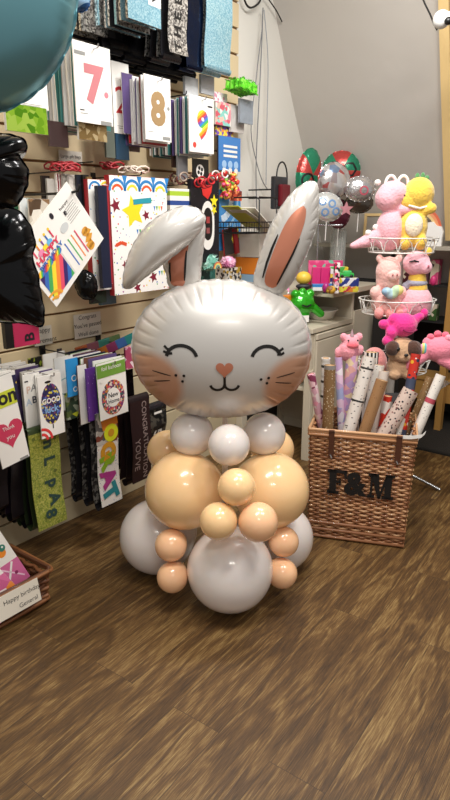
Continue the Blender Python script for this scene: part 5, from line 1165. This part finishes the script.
m_ = MB(); pts = [(BW/2-.06, -.016, BH-.004), (BW/2-.02, -.022, BH+.0), (BW/2+.02, -.024, BH+.010), (BW/2+.035, -.022, BH+.028)]
vs = []; 
for x, y, z in pts: vs += [(x, y, z), (x+.004, y, z+.017)]
m_.add(vs, [(0, 2, 3, 1), (2, 4, 5, 3), (4, 6, 7, 5)], WHITE); pl = m_.build('paper_label', hp_); sd = pl.modifiers.new('t', 'SOLIDIFY'); sd.thickness = .001
for o_ in hp_.children:
    for v in o_.data.vertices:
        k_ = .93+.07*max(0.0, min(1.0, v.co.z/BH)); v.co.x = v.co.x*k_-.002*(1-v.co.z/BH)
def roll(label, x, y, Y, bx, by, r, mat, hollow=True, length=None, bands=None, name='wrapping_paper_roll', cat='wrapping paper'):
    r *= 1.1
    top = at(x, y, Y); ca, sa = math.cos(BA), math.sin(BA)
    bot = Vector((BC.x+bx*ca-by*sa, BC.y+bx*sa+by*ca, .03+r))
    d_ = top-bot; Ln = d_.length; q = d_.to_track_quat('Z', 'Y').to_matrix().to_4x4(); m_ = MB()
    t = thing(name, label, cat, bot)
    m_.lathe([(r*.25, 0), (r, 0), (r, Ln*.5), (r, Ln), (r*.82, Ln)] , mat, n=20, M=q, smooth=False)
    if bands:
        for f0, f1, c_ in bands: m_.lathe([(r*1.02, Ln*f0), (r*1.02, Ln*f1)], col(c_, .4), n=20, M=q)
    m_.build('paper', t)
    m_ = MB(); m_.lathe([(r*.82, 0.01), (r*.80, Ln-.001), (r*.66, Ln-.001), (r*.66, 0.01)], col('b8946a', .6), n=20, M=q)
    if not hollow: m_.lathe([(r*.66, Ln-.002), (.0001, Ln-.002)], mat, n=20, M=q)
    m_.build('cardboard_core', t); return t
flo = busy(('e89ab0', 'f0c8d0', '8a3a5a', 'e8d8d8', 'd8a8b8'), 40, .4); kraft = busy(('d8c8a0', 'f0e8d0'), 90, .5, 0, '8a6a44', .22); lilac = busy(('c89ac0', 'e8c0d8', 'b8a0d0', 'f0d8b0', 'e8b0a8', 'd8a8d0'), 35, .2)
birch = stripes(('dedad4', 'dedad4', 'dedad4', '3a3836', 'dedad4', 'c8c4bc'), 13, 'Z', .4); script = busy(('24242a', '2a2a2a', '5a5a5a'), 42, .4, 0, 'e4dcd4', .22, (1, 1, 1.6)); wpat = busy(('8a8a8a', '6a6a7a'), 60, .4, 0, 'dcd8d0', .2)
redr = busy(('c83424', 'c83424', 'c83424', '2a3048', 'e8e0d8', 'd8a030'), 18, .25); leo = busy(('3a2c2a', '1f1f2a', '7a4a4a'), 62, .4, 0, 'cdb8ac', .3); nav = busy(('24304a', '3a5a6a', 'd8dcd8', '1c2438'), 26, .35)
roll('short pink flowery paper roll at the far left of the hamper', 311, 374, 2.86, -.10, .20, .018, flo, False)
roll('thin birch striped paper roll at the left rear of the hamper', 326, 358, 2.97, -.20, .30, .02, birch)
roll('kraft brown roll with gold flecks, left front of the hamper', 330, 365, 2.84, -.16, .10, .0245, kraft, bands=((.975, 1, '8f8a86'),))
roll('lilac doll patterned roll in cellophane behind the kraft roll', 353, 348, 2.98, -.10, .28, .027, lilac, False, bands=((.96, 1, 'c07a8a'),))
roll('thin pale lilac roll leaning left behind the kraft roll', 338.5, 357, 2.98, -.07, .24, .017, busy(('c8a8d0', 'a8b0d8', 'e8c8e0', 'f0e8f0'), 30, .2))
roll('white roll with black script and dark bars, leaning right', 370, 357, 2.84, -.16, .05, .028, script, bands=((.30, .31, '2a2a2a'), (.53, .54, '2a2a2a'), (.74, .75, '2a2a2a'), (.93, .94, '2a2a2a')))
roll('wide black and white striped roll at the back centre', 371, 352, 3.0, .0, .30, .035, stripes(('e8e4dc', '1c1c1c'), 55, 'X', .35))
roll('white roll with a fine grey pattern behind the kraft one', 379, 365, 2.93, -.05, .2, .025, wpat)
roll('pale roll with an open end above the brown hollow tube', 384, 371, 2.9, .0, .17, .022, busy(('a88a7a', 'd8c8bc', '8a6a5a'), 60, .4, 0, 'd8ccc0', .2))
roll('plain kraft brown roll with a wide open end, centre front', 382, 380, 2.80, -.11, .06, .0255, busy(('7a5432', '6a4628'), 80, .5, 0, '9a734c', .2))
roll('red roll with dark blue figures, low in the middle', 388, 396, 2.84, .04, .2, .018, redr)
roll('navy and teal patterned roll low in the middle', 381, 409, 2.88, .03, .26, .02, nav)
roll('beige roll with black speckles leaning far right', 411, 390, 2.80, -.11, .05, .034, leo, False)
roll('tall red roll with dark blue oval pictures at the right', 416, 354, 2.87, .13, .10, .021, busy(('e8e0d8', '2a3048', 'd8a030', '2a3048'), 34, .25, 0, 'c03022', .3), False, bands=((.985, 1, 'b82c20'), (.8, .86, '3a4258'), (.5, .57, '3a4258')))
roll('slim kraft roll behind the white roll with a red band', 430, 377, 2.95, .09, .26, .016, kraft, False)
roll('white roll with a red band leaning out at the right', 441, 375, 2.80, .10, .12, .021, busy(('8a8a9a', '6a6a6a'), 70, .4, 0, 'e6e0d8', .16), False, bands=((.82, .85, 'b84a5a'),))
roll('thin pale roll with a dark end in the right front corner', 403, 418, 2.80, .07, .06, .012, wpat, False)
m_ = MB()
for k in range(9): m_.tube([(0, 0, 0), (.02+.006*k, .01*math.sin(k), .09), (.03+.011*k, .0, .15-.004*abs(k-4))], .0022, CHROME, 5)
tag(m_.build('wire_whisk', None, at(424, 408, 2.97)), 'bunch of shiny wires fanning out between the red and white rolls', 'wire')
# ------------------------------------------------------------------ low wicker tray at the lower left
tr = thing('wicker_tray', 'low brown wicker tray on the floor at the lower left', 'basket', W(1.03, .485, 0), TH)
wk2 = [col('7a4a2c', .5, 0, .2), col('8f5c36', .5, 0, .2), col('5f3822', .5, 0, .2)]; wk = wk2
TW, TD, THH = .52, .27, .15
for nm, w, M_ in (('front_panel', TW, T(0, 0, .008)), ('back_panel', TW, T(0, TD, .008)@RZ(PI)), ('side_panel', TD, T(TW/2, TD/2, .008)@RZ(PI/2)), ('side_panel', TD, T(-TW/2, TD/2, .008)@RZ(-PI/2))):
    wicker_side(w, THH-.02, 12 if w > .4 else 7, 8, M_, nm, tr, flare=.07)
m_ = MB(); m_.box((0, TD/2, .008), (TW, TD, .008), stk_); m_.build('bottom', tr)
def loop(w, d, z, r, name, o=0.0, cr=.02):
    m_ = MB()
    for k, (dx, dz) in enumerate(((0, 0), (.007, .007), (-.004, .011))):
        pts = []
        for cx, cy, a0 in ((w/2-cr, -d/2+cr, -90), (w/2-cr, d/2-cr, 0), (-w/2+cr, d/2-cr, 90), (-w/2+cr, -d/2+cr, 180)):
            for j in range(5): a = math.radians(a0+22.5*j); pts.append((cx+(cr+dx)*math.cos(a), TD/2+cy+(cr+dx)*math.sin(a), z+dz+.003*math.sin(j+k*2)))
        pts.append(pts[0]); m_.tube(pts, r, wk2[k], 6)
    m_.build(name, tr)
loop(TW*1.09, TD*1.15, THH-.012, .0075, 'rim'); loop(TW+.014, TD+.014, .012, .007, 'base_braid')
m_ = MB(); m_.prism([(-.19, -.044), (.175, -.044), (.175, .048), (-.19, .048)], -.002, 0, col('ece4d4', .5)); m_.text('Happy birthday', .10, .014, .026, -.003, TEXTB, bold=-.006); m_.text('General', .12, -.022, .026, -.003, TEXTB, bold=-.006)
sg_ = m_.build('paper_sign', None, W(1.055, .53, .108), rot=(math.radians(-10), 0, TH)); tag(sg_, 'white handwritten sign "Happy birthday General" clipped to the wicker tray', 'sign')
def duck(m_, w, h, y):
    for z_ in (.2, .42): m_.disc(w*.2, -h*z_, w*.13, y, col('e88a2a', .4)); m_.disc(w*.28, -h*(z_-.06), w*.1, y-.0006, col('2f7a6a', .4)); m_.disc(w*.3, -h*(z_-.07), w*.03, y-.0012, wht)
    m_.poly([(-w*.5, -h), (w*.5, -h), (w*.5, -h*.62), (-w*.5, -h*.55)], y, col('d06a9a', .3, 0, .4)); m_.stroke([(-w*.2, -h*.95), (w*.3, -h*.62)], w*.06, y-.0006, wht); m_.stroke([(-w*.1, -h*.6), (w*.4, -h*.92)], w*.04, y-.0006, col('f0c8dc', .4)); m_.disc(w*.25, -h*.8, w*.05, y-.001, col('8a2a5a', .4))
m_ = pack_mesh(.14, .27, col('ece8e0', .3, 0, .4), wht, .01, draw=duck); o = m_.build('party_pack', None, W(1.10, .37, .345), rot=(math.radians(-14), math.radians(-19), TH)); tag(o, 'white and pink pack printed with ducks standing in the wicker tray', 'party pack')
m_ = pack_mesh(.16, .2, busy(('e88a3a', 'd86a9a', 'f4e8e4', 'c85a8a'), 20, .3), wht, .012); o = m_.build('party_pack', None, W(1.04, .42, .21), rot=(math.radians(-25), math.radians(-25), TH)); tag(o, 'orange and pink patterned pack in front of the duck pack', 'party pack')
# ------------------------------------------------------------------ camera and light
cam = bpy.data.cameras.new('camera'); co = bpy.data.objects.new('camera', cam); C.objects.link(co)
co.location = (0, 0, 1.5); co.rotation_euler = (PI/2-PITCH, 0, 0)
cam.sensor_fit = 'VERTICAL'; cam.sensor_height = 24; cam.lens = F/800*24; cam.clip_start = .02
bpy.context.scene.camera = co
def area(name, loc, sx, sy, e, c=(1, .95, .88), rot=(0, 0, 0)):
    l = bpy.data.lights.new(name, 'AREA'); l.shape = 'RECTANGLE'; l.size = sx; l.size_y = sy; l.energy = e; l.color = c
    o = bpy.data.objects.new(name, l); C.objects.link(o); o.location = loc; o.rotation_euler = rot; return o
area('ceiling_lamp', (-.1, 1.35, 2.95), .9, .25, 34, (1, .96, .91), rot=(0, 0, .6))
area('ceiling_lamp', (1.1, 1.5, 2.95), .5, .25, 26)
area('ceiling_lamp', (.6, 2.6, 2.95), .9, .3, 40, (1, .97, .94), rot=(.35, 0, 0))
area('ceiling_lamp', (.3, -.6, 2.95), .9, .3, 22)
w = bpy.data.worlds.new('world'); bpy.context.scene.world = w; w.use_nodes = True
bg = w.node_tree.nodes['Background']; bg.inputs[0].default_value = (1.0, .985, .96, 1); bg.inputs[1].default_value = .43
vs_ = bpy.context.scene.view_settings; vs_.view_transform = 'Standard'; vs_.look = 'None'; vs_.gamma = 1; vs_.exposure = 0.0; vs_.use_curve_mapping = False
